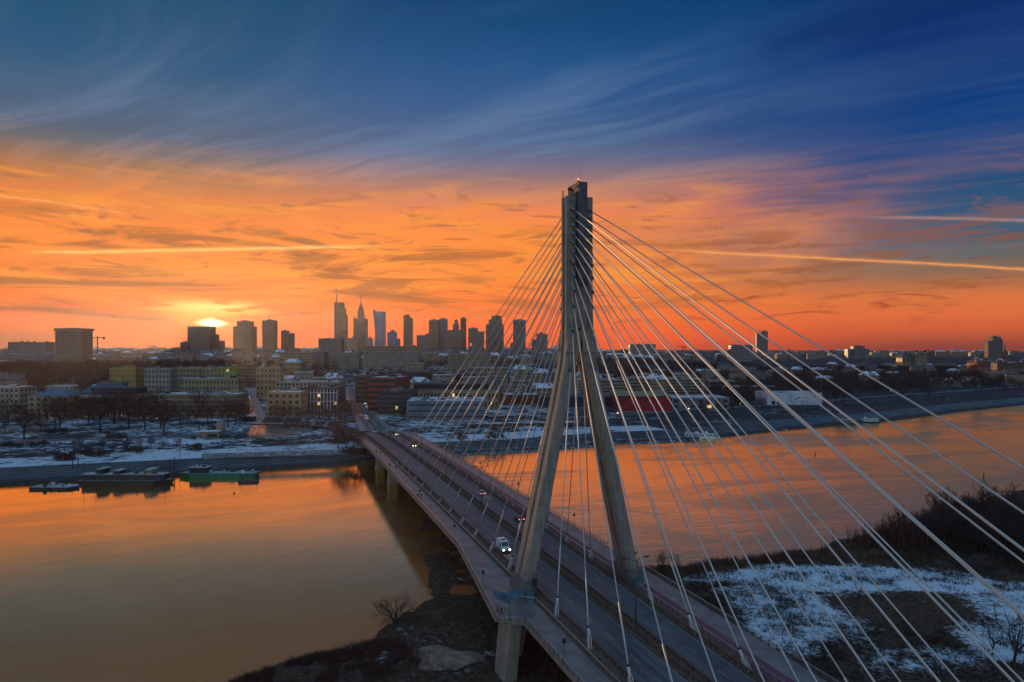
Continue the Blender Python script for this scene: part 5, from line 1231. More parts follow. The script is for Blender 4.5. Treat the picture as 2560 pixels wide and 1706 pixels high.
# thicket at the right edge
grp = 'bare trees of the right-edge thicket'; n = 0
while n < 210:
    u = vr.uniform(2200, 2700); v = vr.uniform(1262, 1440); x, y, _ = gnd(u, v, 1)
    d = float(near_sd(np.array([x]), np.array([y]))[0])
    if d < 3 or v > 1350 + (u - 2200) * .20: continue
    near_tree(x, y, 'tall bare tree in the dense dark thicket at the right edge', grp, vr.uniform(.65, 1.15) * (0.7 if u < 2330 else 1)); n += 1
for (u, v, s, k, lab) in ((2530, 1700, 1.15, 2, 'large bare forked tree in the snow at the bottom right corner'), (2150, 1500, .55, 0, 'single thin leafless sapling in the middle of the snow patch'), (2075, 1388, .5, 3, 'small rounded bare bush-tree on the shore right of the thin stays'), (1668, 1470, .55, 1, 'small bare tree beside the bridge parapet right of the pylon'), (2480, 1640, .8, 0, 'slender bare tree left of the large forked one')):
    x, y, _ = gnd(u, v, 1); near_tree(x, y, lab, None, s, k)
def reeds(name, lab, pts, n, hh, spread, m1, m2, wd=.05):
    g_ = np.random.default_rng(len(name) * 7 + n); P = np.array(pts, float)[g_.integers(0, len(pts), n)]
    x = P[:, 0] + g_.normal(0, 1, n) * P[:, 2]; y = P[:, 1] + g_.normal(0, 1, n) * P[:, 3]
    keep = near_sd(x, y) > .3
    if hh > 1.0: keep &= (np.abs((x - BX) * BR.x + (y - BY) * BR.y - 1.4) > 18.5) | (np.abs((x - BX) * BD.x + (y - BY) * BD.y) > 200)
    keep &= (vnoise(x, y, 4.2, 11) * .6 + vnoise(x, y, 1.6, 12) * .4 > .47) | (hh > 3)
    x, y = x[keep], y[keep]; n = len(x); z = near_z(x, y); h = hh * g_.uniform(.45, 1.2, n); K = 3
    x, y, z, h = (np.repeat(v, K) for v in (x, y, z, h)); n *= K
    an = g_.uniform(0, 6.283, n); w = wd * g_.uniform(.7, 1.5, n); ax, ay = np.cos(an) * w, np.sin(an) * w
    x = x + g_.uniform(-.5, .5, n); y = y + g_.uniform(-.5, .5, n); ex = x + g_.uniform(-spread, spread, n) * h; ey = y + g_.uniform(-spread, spread, n) * h
    V = np.stack([np.stack([x - ax, y - ay, z - .1], 1), np.stack([x + ax, y + ay, z - .1], 1), np.stack([ex, ey, z + h], 1)], 1).reshape(-1, 3)
    me = bpy.data.meshes.new(name); me.from_pydata(V.tolist(), [], np.arange(3 * n).reshape(-1, 3).tolist()); me.materials.append(m1); me.materials.append(m2)
    me.polygons.foreach_set('material_index', (g_.random(n) > .6).astype(int)); me.update()
    tag(link(name, me), lab, None, None, 'stuff')
GR1 = mat('dry_reed', (.13, .08, .045), .95); GR2 = mat('dark_brush', (.035, .024, .019), .95); GR3 = mat('red_brush', (.13, .04, .03), .95); GR4 = mat('brown_grass', (.10, .058, .034), .95)
def wpt(u, v, sx, sy): x, y, _ = gnd(u, v, 1); return (x, y, sx, sy)
reeds('bank_brush', 'dark red and brown brush along the near shore left of the bridge', [wpt(640, 1690, 5, 3), wpt(720, 1665, 4, 2.5), wpt(800, 1650, 4, 2.5), wpt(860, 1690, 6, 3), wpt(930, 1620, 2.5, 3), wpt(760, 1700, 8, 2), wpt(980, 1640, 4, 4)], 9000, 1.2, .6, GR3, GR2)
reeds('bank_grass', 'brown dead grass and weeds under and beside the bridge', [wpt(1060, 1530, 6, 6), wpt(1100, 1470, 5, 7), wpt(1060, 1560, 6, 5), wpt(1120, 1600, 6, 5), wpt(1180, 1680, 6, 4), wpt(1030, 1640, 5, 4), wpt(1130, 1530, 6, 6), wpt(1010, 1690, 6, 3), wpt(900, 1700, 6, 3)], 5000, .6, .8, GR4, GR3)
reeds('shore_reeds', 'brown reeds along the shore right of the bridge', [wpt(1700, 1425, 6, 3), wpt(1800, 1412, 7, 3), wpt(1900, 1405, 7, 3), wpt(2000, 1392, 7, 3), wpt(2120, 1392, 9, 4), wpt(1650, 1432, 3, 2)], 9000, 1.9, .18, GR1, GR3)
reeds('brush_thicket', 'dark low brush around the snow patch right of the bridge', [wpt(1790, 1500, 3, 8), wpt(1800, 1470, 4, 4), wpt(1780, 1540, 2, 6), wpt(2150, 1590, 8, 4), wpt(2250, 1650, 8, 4), wpt(2080, 1650, 5, 4), wpt(2000, 1700, 5, 3), wpt(2330, 1600, 7, 4), wpt(2330, 1430, 12, 3), wpt(2180, 1395, 9, 2), wpt(2470, 1480, 7, 2.5), wpt(1960, 1418, 9, 1.6), wpt(2400, 1690, 8, 3), wpt(1930, 1500, 5, 5), wpt(1960, 1560, 4, 5), wpt(2030, 1450, 8, 3), wpt(2250, 1460, 8, 2), wpt(2480, 1600, 6, 5)], 11000, 1.0, .75, GR2, GR4, .06)
reeds('under_thicket', 'dense dark undergrowth below the right-edge thicket', [wpt(2480, 1350, 14, 9), wpt(2400, 1375, 14, 7), wpt(2560, 1330, 16, 12), wpt(2300, 1378, 12, 4), wpt(2560, 1410, 14, 6)], 12000, 1.7, .35, GR2, GR4, .07)
reeds('thicket_twigs', 'upright bare willow shoots massed in the right-edge thicket', [wpt(2490, 1330, 14, 9), wpt(2420, 1350, 12, 6), wpt(2570, 1310, 16, 12), wpt(2340, 1360, 10, 4), wpt(2580, 1370, 12, 6)], 9000, 6.0, .16, TWIG, GR3, .07)
# tall bare poplars standing behind the parapet right of the pylon
for (u, v, h) in ((1645, 1440, 7.5), (1655, 1436, 6.5), (1662, 1438, 8), (1680, 1436, 7), (1690, 1434, 6)):
    x, y, _ = gnd(u, v, 1); o = tag(link('bare_tree', NB[2], None, (x, y, nz(x, y)), vr.uniform(0, 6), (.28, .28, h / 13)), 'thin upright bare sapling behind the parapet right of the pylon', 'tree', 'thin saplings behind the parapet')
# boulders at the shore point
for (u, v, s) in ((1000, 1580, .8), (1014, 1592, .55), (1030, 1578, .7), (878, 1618, .5), (862, 1622, .45), (893, 1616, .4), (1170, 1690, .7)):
    x, y, _ = gnd(u, v, .8); mb = MB(); mb.ball((0, 0, .2), s, M['rock'], 7, 4, 1.2, .9, .6)
    tag(mb.build('boulder', None, (x, y, nz(x, y)), vr.uniform(0, 6)), 'dark boulder on the near shore left of the bridge', 'boulder', 'boulders on the near shore')
# sandbar patch
mb = MB(); ring = []
for k in range(22):
    a = 2 * math.pi * k / 22; rr = 1 + .22 * math.sin(3 * a + 1) + .12 * math.sin(5 * a); u, v = 1108 + 80 * rr * math.cos(a), 1656 - 30 * rr * math.sin(a); x, y, _ = gnd(u, v, 1.2); ring.append((x, y, nz(x, y) + .10))
cx = sum(p[0] for p in ring) / 22; cy = sum(p[1] for p in ring) / 22; c_ = mb.add([(cx, cy, nz(cx, cy) + .45)]); b_ = mb.add(ring); mid_ = mb.add([(p[0] * .5 + cx * .5, p[1] * .5 + cy * .5, nz(p[0] * .5 + cx * .5, p[1] * .5 + cy * .5) + .4) for p in ring])
for k in range(22):
    j = (k + 1) % 22; mb.face([b_ + k, b_ + j, mid_ + j, mid_ + k], M['sand'], True); mb.face([mid_ + k, mid_ + j, c_], M['sand'], True)
tag(mb.build('sand_patch'), 'bare sandy patch under the bridge', None, None, 'structure')

# ------------------------------------------------------------------ boats
HULLD = mat('dark_hull', (.035, .035, .04), .6, c2=(.06, .05, .045), scale=.5); HULLG = mat('green_hull', (.03, .17, .105), .5, c2=(.022, .11, .07), scale=.4)
DECKP = mat('boat_deck', (.42, .46, .46), .7, c2=(.25, .28, .28), scale=.4); BOATW = mat('boat_white', (.62, .63, .65), .5)
def hull(mb, L, Wd, z0, z1, m, bow=.16, both=False):
    r = []
    for z, k in ((z0, .93), (z1, 1.0)):
        a = L / 2 * k; w = Wd / 2 * k; bx = L * bow
        r.append([(-a + (bx if both else 0), -w, z), (a - bx, -w, z), (a, 0, z), (a - bx, w, z), (-a + (bx if both else 0), w, z), (-a, 0, z)])
    mb.loft(r, m)
def boat(u0, u1, v, label, hm, Wd, fb, houses, poles=(), rail=True, cat='boat', name='moored_boat', flip=False, yaw=None):
    p0, p1 = Vector(gnd(u0, v, 0)), Vector(gnd(u1, v, 0)); c = (p0 + p1) / 2; d = p1 - p0; L = d.length
    o = empty(name, c, (math.atan2(d.y, d.x) if yaw is None else yaw) + (math.pi if flip else 0), label, cat)
    mb = MB(); hull(mb, L, Wd, -.8, fb, hm); mb.build('hull', o)
    mb = MB(); hull(mb, L * .97, Wd * .92, fb - .05, fb + .06, DECKP); mb.build('deck', o)
    for (a, b, h, z, m) in houses:
        mb = MB(); mb.box(((a + b) / 2 * L, 0, fb + z + h / 2), ((b - a) * L, Wd * .7, h), m); mb.box(((a + b) / 2 * L, 0, fb + z + h + .1), ((b - a) * L + .6, Wd * .76, .16), DECKP); q = mb.build('deckhouse', o)
        n = max(2, int((b - a) * L / 1.8)); wb = MB()
        for k in range(n):
            for sg in (-1, 1): wb.box(((a + (b - a) * (k + .5) / n) * L, sg * Wd * .351, fb + z + h * .6), ((b - a) * L / n * .62, .06, h * .42), WIN)
        wb.build('window', q)['kind'] = 'stuff'
    if rail:
        mb = MB()
        for sg in (-1, 1):
            mb.tube((-L * .47, sg * Wd * .44, fb + 1.05), (L * .33, sg * Wd * .44, fb + 1.05), .05, .05, M['guard'], 4)
            for k in range(int(L / 2.2)): x_ = -L * .47 + L * .8 * k / int(L / 2.2); mb.tube((x_, sg * Wd * .44, fb), (x_, sg * Wd * .44, fb + 1.05), .04, .04, M['guard'], 4)
        mb.build('railing', o)
    cr = random.Random(int(u0))
    for k in range(int(L / 2.5)):
        mb = MB(); bx, by, bz = cr.uniform(.5, 1.8), cr.uniform(.5, 1.6), cr.uniform(.4, 1.3); xx = cr.uniform(-.44, .32) * L; on = any(a * L < xx < b * L and z == 0 for a, b, h, z, m in houses)
        zz = max([h + .18 for a, b, h, z, m in houses if a * L < xx < b * L and z == 0] + [.06]); mb.box((xx, cr.uniform(-.26, .26) * Wd, fb + zz + bz / 2), (bx, by, bz), cr.choice([HULLD, WM['grey'], WM['brown'], BOATW, DECKP])); mb.build('deck_crate', o)
    for (a, h) in poles:
        mb = MB(); mb.tube((a * L, 0, fb), (a * L, 0, fb + h), .12, .07, M['black'], 5); mb.build('mast', o)
    return o
boat(205, 436, 1207, 'long dark houseboat barge with clutter on its roof, moored at the left embankment', HULLD, 9, 1.6, ((-.46, .42, 2.6, 0, HULLD), (-.30, -.24, 2.2, 2.8, WM['dark']), (-.12, -.05, 1.5, 2.8, WM['dark']), (.22, .29, 2.0, 2.8, WM['stone'])), ((-.48, 10), (-.36, 9), (.40, 8), (.30, 4)), cat='barge', name='houseboat')
boat(448, 645, 1192, 'long green-hulled barge with a pale deck, moored right of the dark houseboat', HULLG, 7.5, 2.1, ((.12, .34, 2.6, 0, WM['dark']),), ((.2, 5), (-.3, 3)), cat='barge', name='cargo_barge', flip=True)
boat(86, 200, 1221, 'low dark pontoon at the far left waterline', HULLD, 8, 1.0, (), cat='pontoon', name='pontoon')
mb = MB(); o = empty('floating_stage', gnd(622, 1207, 0), R(10), 'small open floating platform with a frame beside the green barge', 'pontoon')
mb.box((0, 0, .4), (8.5, 4, .7), HULLD); mb.build('deck', o); mb = MB()
for a in (-3.6, 0, 3.6):
    for b in (-1.6, 1.6): mb.tube((a, b, .7), (a, b, 3.6), .08, .08, M['black'], 4)
for b in (-1.6, 1.6): mb.tube((-3.6, b, 3.6), (3.6, b, 3.6), .08, .08, M['black'], 4)
mb.build('frame', o)
boat(1708, 1800, 1097, 'white passenger boat with long cabin moored at the right embankment', BOATW, 6, 1.2, ((-.45, -.22, 2.6, 0, BOATW), (-.18, .36, 2.3, 0, BOATW)), ((-.3, 5),), name='passenger_boat')
boat(2082, 2150, 1061, 'dark barge moored at the far right embankment, left one of two', HULLD, 8, 1.4, ((-.3, .3, 2.4, 0, WM['grey']),), ((.1, 6),), cat='barge', name='cargo_barge')
boat(2152, 2200, 1057, 'pale-topped pontoon at the far right embankment, right one of two', HULLD, 8, 1.3, ((-.4, .35, 2.2, 0, BOATW),), cat='pontoon', name='pontoon')
for (u, v, h, lab) in ((2038, 1138, 2.4, 'dark marker post standing in the river below the white museum'), (2459, 1196, 2.6, 'dark marker post in the river near the right edge'), (585, 1234, 1.0, 'small dark buoy on the calm water below the green barge')):
    x, y, _ = gnd(u, v, 0); o = empty('channel_marker', (x, y, 0), 0, lab, 'buoy'); mb = MB(); mb.tube((0, 0, -.5), (0, 0, h), .2, .14, M['black'], 8); mb.build('post', o); mb = MB(); mb.tube((0, 0, -.2), (0, 0, .3), .45, .36, M['black'], 8); mb.build('float', o)
# mooring dolphins along the quay
for u, v in ((200, 1178), (214, 1176), (440, 1176), (450, 1172)):
    x, y, _ = gnd(u, v, 1.5); mb = MB(); mb.tube((0, 0, -3), (0, 0, 8), .28, .22, M['black'], 7); mb.tube((0, 0, 8), (0, 0, 8.3), .36, .1, M['black'], 7)
    tag(mb.build('mooring_pile', None, (x, y - 6, 0)), 'tall dark mooring pile beside the left barges', 'mooring pile', 'mooring piles beside the left barges')

# ------------------------------------------------------------------ vehicles
def vehicle(name, label, kind, col_, loc, rz, lights=True, group=None):
    o = empty(name, loc, rz, label, 'van' if kind == 'van' else ('bus' if kind == 'bus' else 'car'), group)
    pm = mat(name + '_paint', col_, .3, .1, spec=.6)
    if kind == 'van': L, Wd, prof = 5.8, 2.05, [(-2.9, .45), (2.55, .45), (2.9, .6), (2.9, 1.05), (2.45, 1.25), (1.75, 1.42), (1.0, 2.45), (.6, 2.62), (-2.75, 2.62), (-2.9, 2.45)]; cab = None
    elif kind == 'bus': L, Wd, prof = 11.5, 2.5, [(-5.75, .4), (5.75, .4), (5.8, 1.2), (5.55, 3.0), (-5.7, 3.0), (-5.8, 2.8)]; cab = None
    else: L, Wd, prof = 4.4, 1.8, [(-2.2, .38), (2.1, .38), (2.2, .55), (2.15, .78), (1.0, .95), (-1.75, 1.0), (-2.2, .92)]; cab = [(1.05, .94), (.25, 1.42), (-1.05, 1.45), (-1.85, .98)]
    def ext(prof, w0, w1, m, mb):
        n = len(prof); zs = [p[1] for p in prof]; z0, z1 = min(zs), max(zs)
        k = [(w0 + (w1 - w0) * max(0, (p[1] - z0) / (z1 - z0)) ** 2) / 2 for p in prof]
        b = mb.add([(p[0], -k[i], p[1]) for i, p in enumerate(prof)] + [(p[0], k[i], p[1]) for i, p in enumerate(prof)])
        mb.face([b + i for i in range(n)], m); mb.face([b + n + i for i in range(n)][::-1], m)
        for i in range(n): j = (i + 1) % n; mb.face([b + j, b + i, b + n + i, b + n + j], m)
    mb = MB(); ext(prof, Wd, Wd * (.9 if cab is None else .97), pm, mb); mb.build('body', o)
    if cab:
        mb = MB(); ext(cab, Wd * .95, Wd * .74, M['glass'], mb); mb.build('cabin_glass', o)
        mb = MB(); mb.box((-.4, 0, 1.455), (1.3, Wd * .74, .05), pm); mb.hexa([(.98, -.62, .97), (1.03, -.62, .97), (1.03, .62, .97), (.98, .62, .97), (.24, -.55, 1.42), (.29, -.55, 1.42), (.29, .55, 1.42), (.24, .55, 1.42)], M['glass']); mb.build('roof', o)
    elif kind == 'van':
        mb = MB(); q = [(1.72, -.86, 1.46), (1.72, .86, 1.46), (1.06, .80, 2.38), (1.06, -.80, 2.38)]; nrm = Vector((.83, 0, .55)) * .03
        b = mb.add([Vector(p) + nrm for p in q]); mb.face([b, b + 1, b + 2, b + 3], M['glass']); mb.build('windscreen', o)
        for sg in (-1, 1):
            mb = MB(); b = mb.add([(1.45, sg * 1.03, 1.45), (.35, sg * 1.03, 1.45), (.35, sg * .985, 2.15), (1.05, sg * .985, 2.15)]); mb.face([b, b + 1, b + 2, b + 3], M['glass']); mb.build('side_window', o)
            mb = MB(); mb.box((1.35, sg * 1.2, 1.6), (.12, .3, .35), M['black']); mb.build('wing_mirror', o)
        mb = MB(); mb.box((.1, 0, 2.70), (.55, .9, .16), M['black']); mb.build('roof_vent', o); mb = MB(); mb.box((2.86, 0, .62), (.16, 1.9, .42), M['black']); mb.build('bumper', o)
        mb = MB(); mb.box((2.9, 0, .98), (.06, 1.0, .18), M['black']); mb.build('grille', o)
    else:
        for sg in (-1, 1): mb = MB(); mb.box((0, sg * 1.235, 2.0), (10.6, .06, .9), M['glass']); mb.build('side_window', o)
        mb = MB(); mb.box((5.7, 0, 2.0), (.12, 2.2, 1.3), M['glass']); mb.build('windscreen', o)
    wx = L * .31; wr_ = .34 if kind == 'car' else .42
    for a in (-wx, wx):
        for sg in (-1, 1):
            mb = MB(); mb.tube((a, sg * Wd * .38, wr_), (a, sg * Wd * .505, wr_), wr_, wr_, M['tyre'], 10); wh = mb.build('wheel', o); mb = MB(); mb.tube((a, sg * Wd * .5, wr_), (a, sg * Wd * .515, wr_), wr_ * .6, wr_ * .55, M['rail'], 8); mb.build('rim', wh)
    zf = prof[2][1] + (.32 if kind == 'van' else .12)
    for sg in (-1, 1):
        mb = MB(); xf = L / 2 - (.02 if kind != 'van' else .0); mb.ball((xf, sg * Wd * .38, zf), .22 if kind != 'car' else .18, M['head'] if lights else M['rail'], 8, 5, .5, 1.25, .9); mb.build('headlight', o)
        mb = MB(); mb.box((-L / 2 - .01, sg * Wd * .40, .85), (.06, .26, .2), M['tail'] if (lights or kind != 'car' or 'parked' not in name) else M['taildark']); mb.build('taillight', o)
    return o
TOC = math.atan2(-BD.y, -BD.x); AWC = math.atan2(BD.y, BD.x)          # heading along the deck, towards / away from the camera
def dp(u, v):
    """deck point under a pixel"""
    z = ZD
    for _ in range(6):
        x, y, _z = gnd(u, v, z); t = (x - BX) * BD.x + (y - BY) * BD.y; z = ZD + zc(t) + LAY
    return (x, y, z + .02), t, (x - BX) * BR.x + (y - BY) * BR.y
def on_deck(u, v, *a, rz=TOC, **k):
    p, t, s = dp(u, v); print('veh', u, v, round(s, 1), round(t, 1)); return p
vehicle('white_van', 'white high-roofed van with lit headlights on the left carriageway near the pylon', 'van', (.70, .70, .70), on_deck(1258, 1377), TOC)
vehicle('white_car', 'white car seen from behind on the right carriageway, mid bridge', 'car', (.68, .68, .68), on_deck(1203, 1237), AWC, False)
vehicle('dark_car', 'dark car half hidden behind the near pylon leg', 'car', (.05, .05, .055), on_deck(1298, 1302), AWC, False)
vehicle('oncoming_car', 'dark car with bright headlights, nearest of the oncoming cars', 'car', (.03, .03, .035), on_deck(1034, 1117), TOC)
vehicle('oncoming_car', 'dark car with headlights, second of the oncoming cars behind the nearest', 'car', (.03, .03, .035), on_deck(991, 1088), TOC)
vehicle('oncoming_car', 'grey car, third in the file of oncoming cars at the bridge end', 'car', (.14, .14, .15), on_deck(956, 1069), TOC)
vehicle('oncoming_car', 'dark car with dim lamps, farthest of the file still on the bridge', 'car', (.03, .03, .035), on_deck(941, 1060), TOC)
vehicle('city_bus', 'white and blue bus leaving the bridge towards the city street', 'bus', (.5, .54, .6), gnd(915, 1048, 6.4), R(108), False)
vrr = random.Random(17)
def street_cars(pts, rz, grp, lab, tail):
    for u, v in pts: vehicle('street_car', lab, 'car', vrr.choice([(.03, .03, .035), (.12, .12, .13), (.3, .3, .3)]), gnd(u, v, 6.35), rz + (math.pi if tail else 0), True, grp)
street_cars([(900, 1038), (906, 1042), (894, 1032), (888, 1020), (896, 1024), (880, 1010), (872, 998), (884, 1002), (868, 990)], R(108) + math.pi, 'cars with red lights in the approach street', 'car showing red tail lights in the approach street right of the modern block', True)
street_cars([(925, 1028), (918, 1018), (912, 1010), (905, 1003), (893, 992)], R(108) + math.pi, 'cars with white lights in the approach street', 'car with lit headlights coming down the approach street', False)
street_cars([(624, 1021), (612, 1003), (609, 994), (618, 992), (615, 983), (621, 994)], R(-62), 'cars with headlights in the side street', 'car with lit headlights in the narrow side street on the left', False)
for k, (u, v) in enumerate([(1214 + 13 * i, 1040 - .5 * i + (3 if i % 2 else 0)) for i in range(9)]):
    vehicle('parked_car', 'snow-covered parked car in the row left of the pylon, below the cream hall', 'car', (.6, .62, .66), gnd(u, v, 6.1), R(20 + vrr.uniform(-6, 6)), False, 'snowy parked cars below the cream hall')
for k in range(6):
    vehicle('parked_car', 'pale parked car below the modern white-framed block', 'car', vrr.choice([(.4, .4, .42), (.6, .6, .62), (.1, .1, .12)]), gnd(785 + 13 * k, 1047 + .4 * k, 6.1), R(vrr.uniform(-5, 5)), False, 'parked cars below the modern block')

# ------------------------------------------------------------------ lamps
def twin_lamp(t, lab, grp):
    o = empty('street_lamp', Bp(.85, t, .16), YAW, lab, 'street lamp', grp)
    mb = MB(); mb.tube((0, 0, 0), (0, 0, 13.6), .14, .07, M['pole'], 7); mb.tube((0, 0, 0), (0, 0, .9), .2, .17, M['pole'], 7); mb.build('pole', o)
    for sg in (-1, 1):
        mb = MB(); mb.tube((0, 0, 12.2), (sg * 1.7, 0, 12.75), .06, .05, M['pole'], 5); mb.build('arm', o)
        mb = MB(); mb.ball((sg * 2.15, 0, 12.8), .55, M['black'], 8, 5, 1.1, .45, .3); mb.build('lamp_head', o)
    mb = MB(); mb.ball((0, 0, 13.7), .2, M['black'], 7, 4); mb.build('finial', o)
for k, t in enumerate((-23.5, 28, 78, 128, 178, 228, 278, 326)): twin_lamp(t, 'tall twin-armed street lamp on the bridge median, %s counting from the near end' % ['first', 'second', 'third', 'fourth', 'fifth', 'sixth', 'seventh', 'eighth'][k], 'twin-armed lamps along the bridge median')
ORD = ['first', 'second', 'third', 'fourth', 'fifth', 'sixth', 'seventh', 'eighth']
def lantern(s, t, lab, grp):
    o = empty('promenade_lantern', Bp(s, t, LAY), YAW, lab, 'lantern', grp)
    mb = MB(); mb.tube((0, 0, 0), (0, 0, 3.1), .06, .045, M['pole'], 6); mb.build('pole', o)
    mb = MB(); mb.tube((0, 0, 3.1), (0, 0, 3.25), .1, .3, M['black'], 8); mb.tube((0, 0, 3.3), (0, 0, 3.75), .31, .31, M['black'], 8); mb.tube((0, 0, 3.75), (0, 0, 3.88), .33, .1, M['black'], 8); mb.build('lamp_head', o)
lantern(sl(-31.3) + .55, -31.3, 'drum-headed lantern by the left parapet, nearer than the canopy', 'lanterns along the left parapet')
for k, t in enumerate((5.4, 44.5, 93, 144, 189, 240)): lantern(sl(t) + .55, t, 'drum-headed lantern by the left parapet, %s one beyond the canopy' % ORD[k], 'lanterns along the left parapet')
for k, t in enumerate((-20, 46, 95, 144, 193)): lantern(SRT - .55, t, 'drum-headed lantern by the right parapet, %s counting from the near end' % ORD[k], 'lanterns along the right parapet')
for k in range(0, 16, 2):
    u_ = 40 + 44 * k if k < 12 else 1850 + 170 * (k - 12); p_ = bankpt(2, 0); x, y, z = gnd(u_, 1066 - (12 if k > 11 else 0) + (k % 3) * 4, 6.1) if k < 12 else gnd(u_, 1032 - 12 * (k - 12), 6.1)
    o = empty('road_lamp', (x, y, z), 0, 'small lit street lamp along the far riverside road', 'street lamp', 'lit lamps along the far riverside road'); mb = MB(); mb.tube((0, 0, 0), (0, 0, 7.5), .1, .06, M['black'], 5); mb.build('pole', o); mb = MB(); mb.ball((0, 0, 7.6),   .16, M['lampg'], 7, 4, 1.4, 1.4, .6); mb.build('lamp_head', o)
# tall lamp poles on the left promenade and by the museum
for (u, v) in ((575, 1128), (584, 1122), (613, 1126), (631, 1122), (450, 1150), (352, 1138)):
    x, y, z = gnd(u, v, 5.3); o = empty('promenade_mast', (x, y, z), 0, 'tall thin lamp mast on the snowy promenade near the plaza', 'lamp mast', 'lamp masts on the left promenade'); mb = MB(); mb.tube((0, 0, 0), (0, 0, 9), .12, .07, M['black'], 5); mb.build('pole', o); mb = MB(); mb.box((0, 0, 9.05), (.9, .3, .18), M['black']); mb.build('lamp_head', o)
for k in range(7):
    x, y, z = gnd(1924 + 16 * k, 1046 - 1.2 * k, 5.3); o = empty('promenade_mast', (x, y, z), 0, 'tall dark lamp mast on the quay below the white museum', 'lamp mast', 'lamp masts below the white museum'); mb = MB(); mb.tube((0, 0, 0), (0, 0, 10), .14, .08, M['black'], 5); mb.build('pole', o); mb = MB(); mb.box((0, 0, 10), (.9, .3, .18), M['black']); mb.build('lamp_head', o)
for (u, v, Y, lab) in ((1472, 1035, 560, 'small lit yellow lamp seen between the pylon legs'), (1544, 1033, 560, 'small lit yellow lamp below the dark red hall'), (2227, 977, 900, 'small lit yellow lamp on the far right riverside'), (1229, 1009, 620, 'white floodlight on the end wall of the cream hall'), (1722, 1022, 620, 'tiny reddish lamp on the long dark hall')):
    x, y, z = at(u, v, Y); o = empty('lit_lamp', (x, y, 6.2), 0, lab, 'lamp'); mb = MB(); mb.tube((0, 0, 0), (0, 0, max(.5, z - 6.4)), .1, .07, M['black'], 5); mb.build('pole', o); mb = MB(); mb.ball((0, 0, max(.7, z - 6.2)), .42, M['lampg'], 8, 5); mb.build('lamp_globe', o)

# ------------------------------------------------------------------ people
def figure(seed, stride=.25, coat=M['coat'], trs=M['trouser']):
    """one skinned body in a walking pose, 1.75 m tall; coat, trousers and skin by material"""
    J = {'pelvis': (0, 0, .95, .15), 'spine': (0, .02, 1.2, .155), 'chest': (0, .02, 1.42, .17), 'neck': (0, .02, 1.52, .06), 'head': (0, .04, 1.60, .085), 'crown': (0, .04, 1.71, .075),
         'hl': (-.10, 0, .90, .11), 'hr': (.10, 0, .90, .11), 'kl': (-.10, stride * .55, .50, .075), 'kr': (.10, -stride * .25, .50, .075), 'al': (-.10, stride, .09, .05), 'ar': (.10, -stride * 1.25, .12, .05),
         'tl': (-.10, stride + .17, .04, .04), 'tr': (.10, -stride * 1.25 + .15, .05, .04), 'sl': (-.20, .02, 1.40, .075), 'sr': (.20, .02, 1.40, .075), 'el': (-.26, -.08, 1.14, .055), 'er': (.26, .08, 1.14, .055),
         'wl': (-.26, -.02 - stride * .3, .90, .042), 'wr': (.26, .10 + stride * .5, .92, .042), 'fl': (-.25, .0 - stride * .3, .80, .035), 'fr': (.25, .15 + stride * .5, .83, .035)}
    E_ = [('pelvis', 'spine'), ('spine', 'chest'), ('chest', 'neck'), ('neck', 'head'), ('head', 'crown'), ('pelvis', 'hl'), ('pelvis', 'hr'), ('hl', 'kl'), ('hr', 'kr'), ('kl', 'al'), ('kr', 'ar'), ('al', 'tl'), ('ar', 'tr'),
          ('chest', 'sl'), ('chest', 'sr'), ('sl', 'el'), ('sr', 'er'), ('el', 'wl'), ('er', 'wr'), ('wl', 'fl'), ('wr', 'fr')]
    ks = list(J); me = bpy.data.meshes.new('body'); me.from_pydata([J[k][:3] for k in ks], [(ks.index(a), ks.index(b)) for a, b in E_], [])
    ob = bpy.data.objects.new('body', me); COL.objects.link(ob); md = ob.modifiers.new('skin', 'SKIN')
    for i, k in enumerate(ks): me.skin_vertices[0].data[i].radius = (J[k][3], J[k][3])
    me.skin_vertices[0].data[0].use_root = True
    s = ob.modifiers.new('sub', 'SUBSURF'); s.levels = s.render_levels = 1
    bpy.context.view_layer.update(); dg = bpy.context.evaluated_depsgraph_get(); m2 = bpy.data.meshes.new_from_object(ob.evaluated_get(dg)); bpy.data.objects.remove(ob)
    m2.materials.clear()
    for m in (coat, trs, M['skin']): m2.materials.append(m)
    for p in m2.polygons:
        c = p.center; p.material_index = 2 if (c.z > 1.5 or (abs(c.x) > .2 and c.z < .88)) else (1 if c.z < .86 and abs(c.x) < .22 else 0); p.use_smooth = True
    hb = MB(); hb.ball((0, .02, 1.70), .105, M['coat'], 8, 5, 1, 1.1, .85)
    return m2, hb.mesh('hair')
FG = [figure(0, .25), figure(1, .12, M['coat2']), figure(2, .3, M['coat2'])]
def person(loc, rz, label, k=0, s=1.0, group=None):
    o = empty('person', loc, rz, label, 'person', group); o.scale = (s, s, s); link('body', FG[k][0], o); link('hair', FG[k][1], o); return o
def on_walk(u, v): return dp(u, v)[0]
person(on_walk(1045, 1246), YAW, 'left one of the two people walking side by side on the bridge sidewalk', 0, 1.02)
person(on_walk(1053, 1247), YAW, 'right one of the two people walking side by side on the bridge sidewalk', 1, .98)
person(Bp(-19.9, -8.2, LAY), YAW + R(70), 'person in dark clothes leaning over the lookout railing, farther from the canopy', 1)
person(Bp(-19.6, -9.5, LAY), YAW + R(60), 'person in dark clothes at the lookout railing, nearer the canopy post', 0, 1.04)
person(on_walk(968, 1136), YAW, 'person in dark coat walking beside the start of the bright barrier rail', 2)
person(on_walk(974, 1168), YAW + math.pi, 'lone dark walker by the left parapet above the near river pier', 0, 1.05)
person(on_walk(941.5, 1133.5), YAW, 'lone dark walker at the parapet above the farther river pier', 1)
person(on_walk(897, 1092), YAW + math.pi, 'lone dark walker near the far end of the left parapet', 2)
pr = random.Random(8)
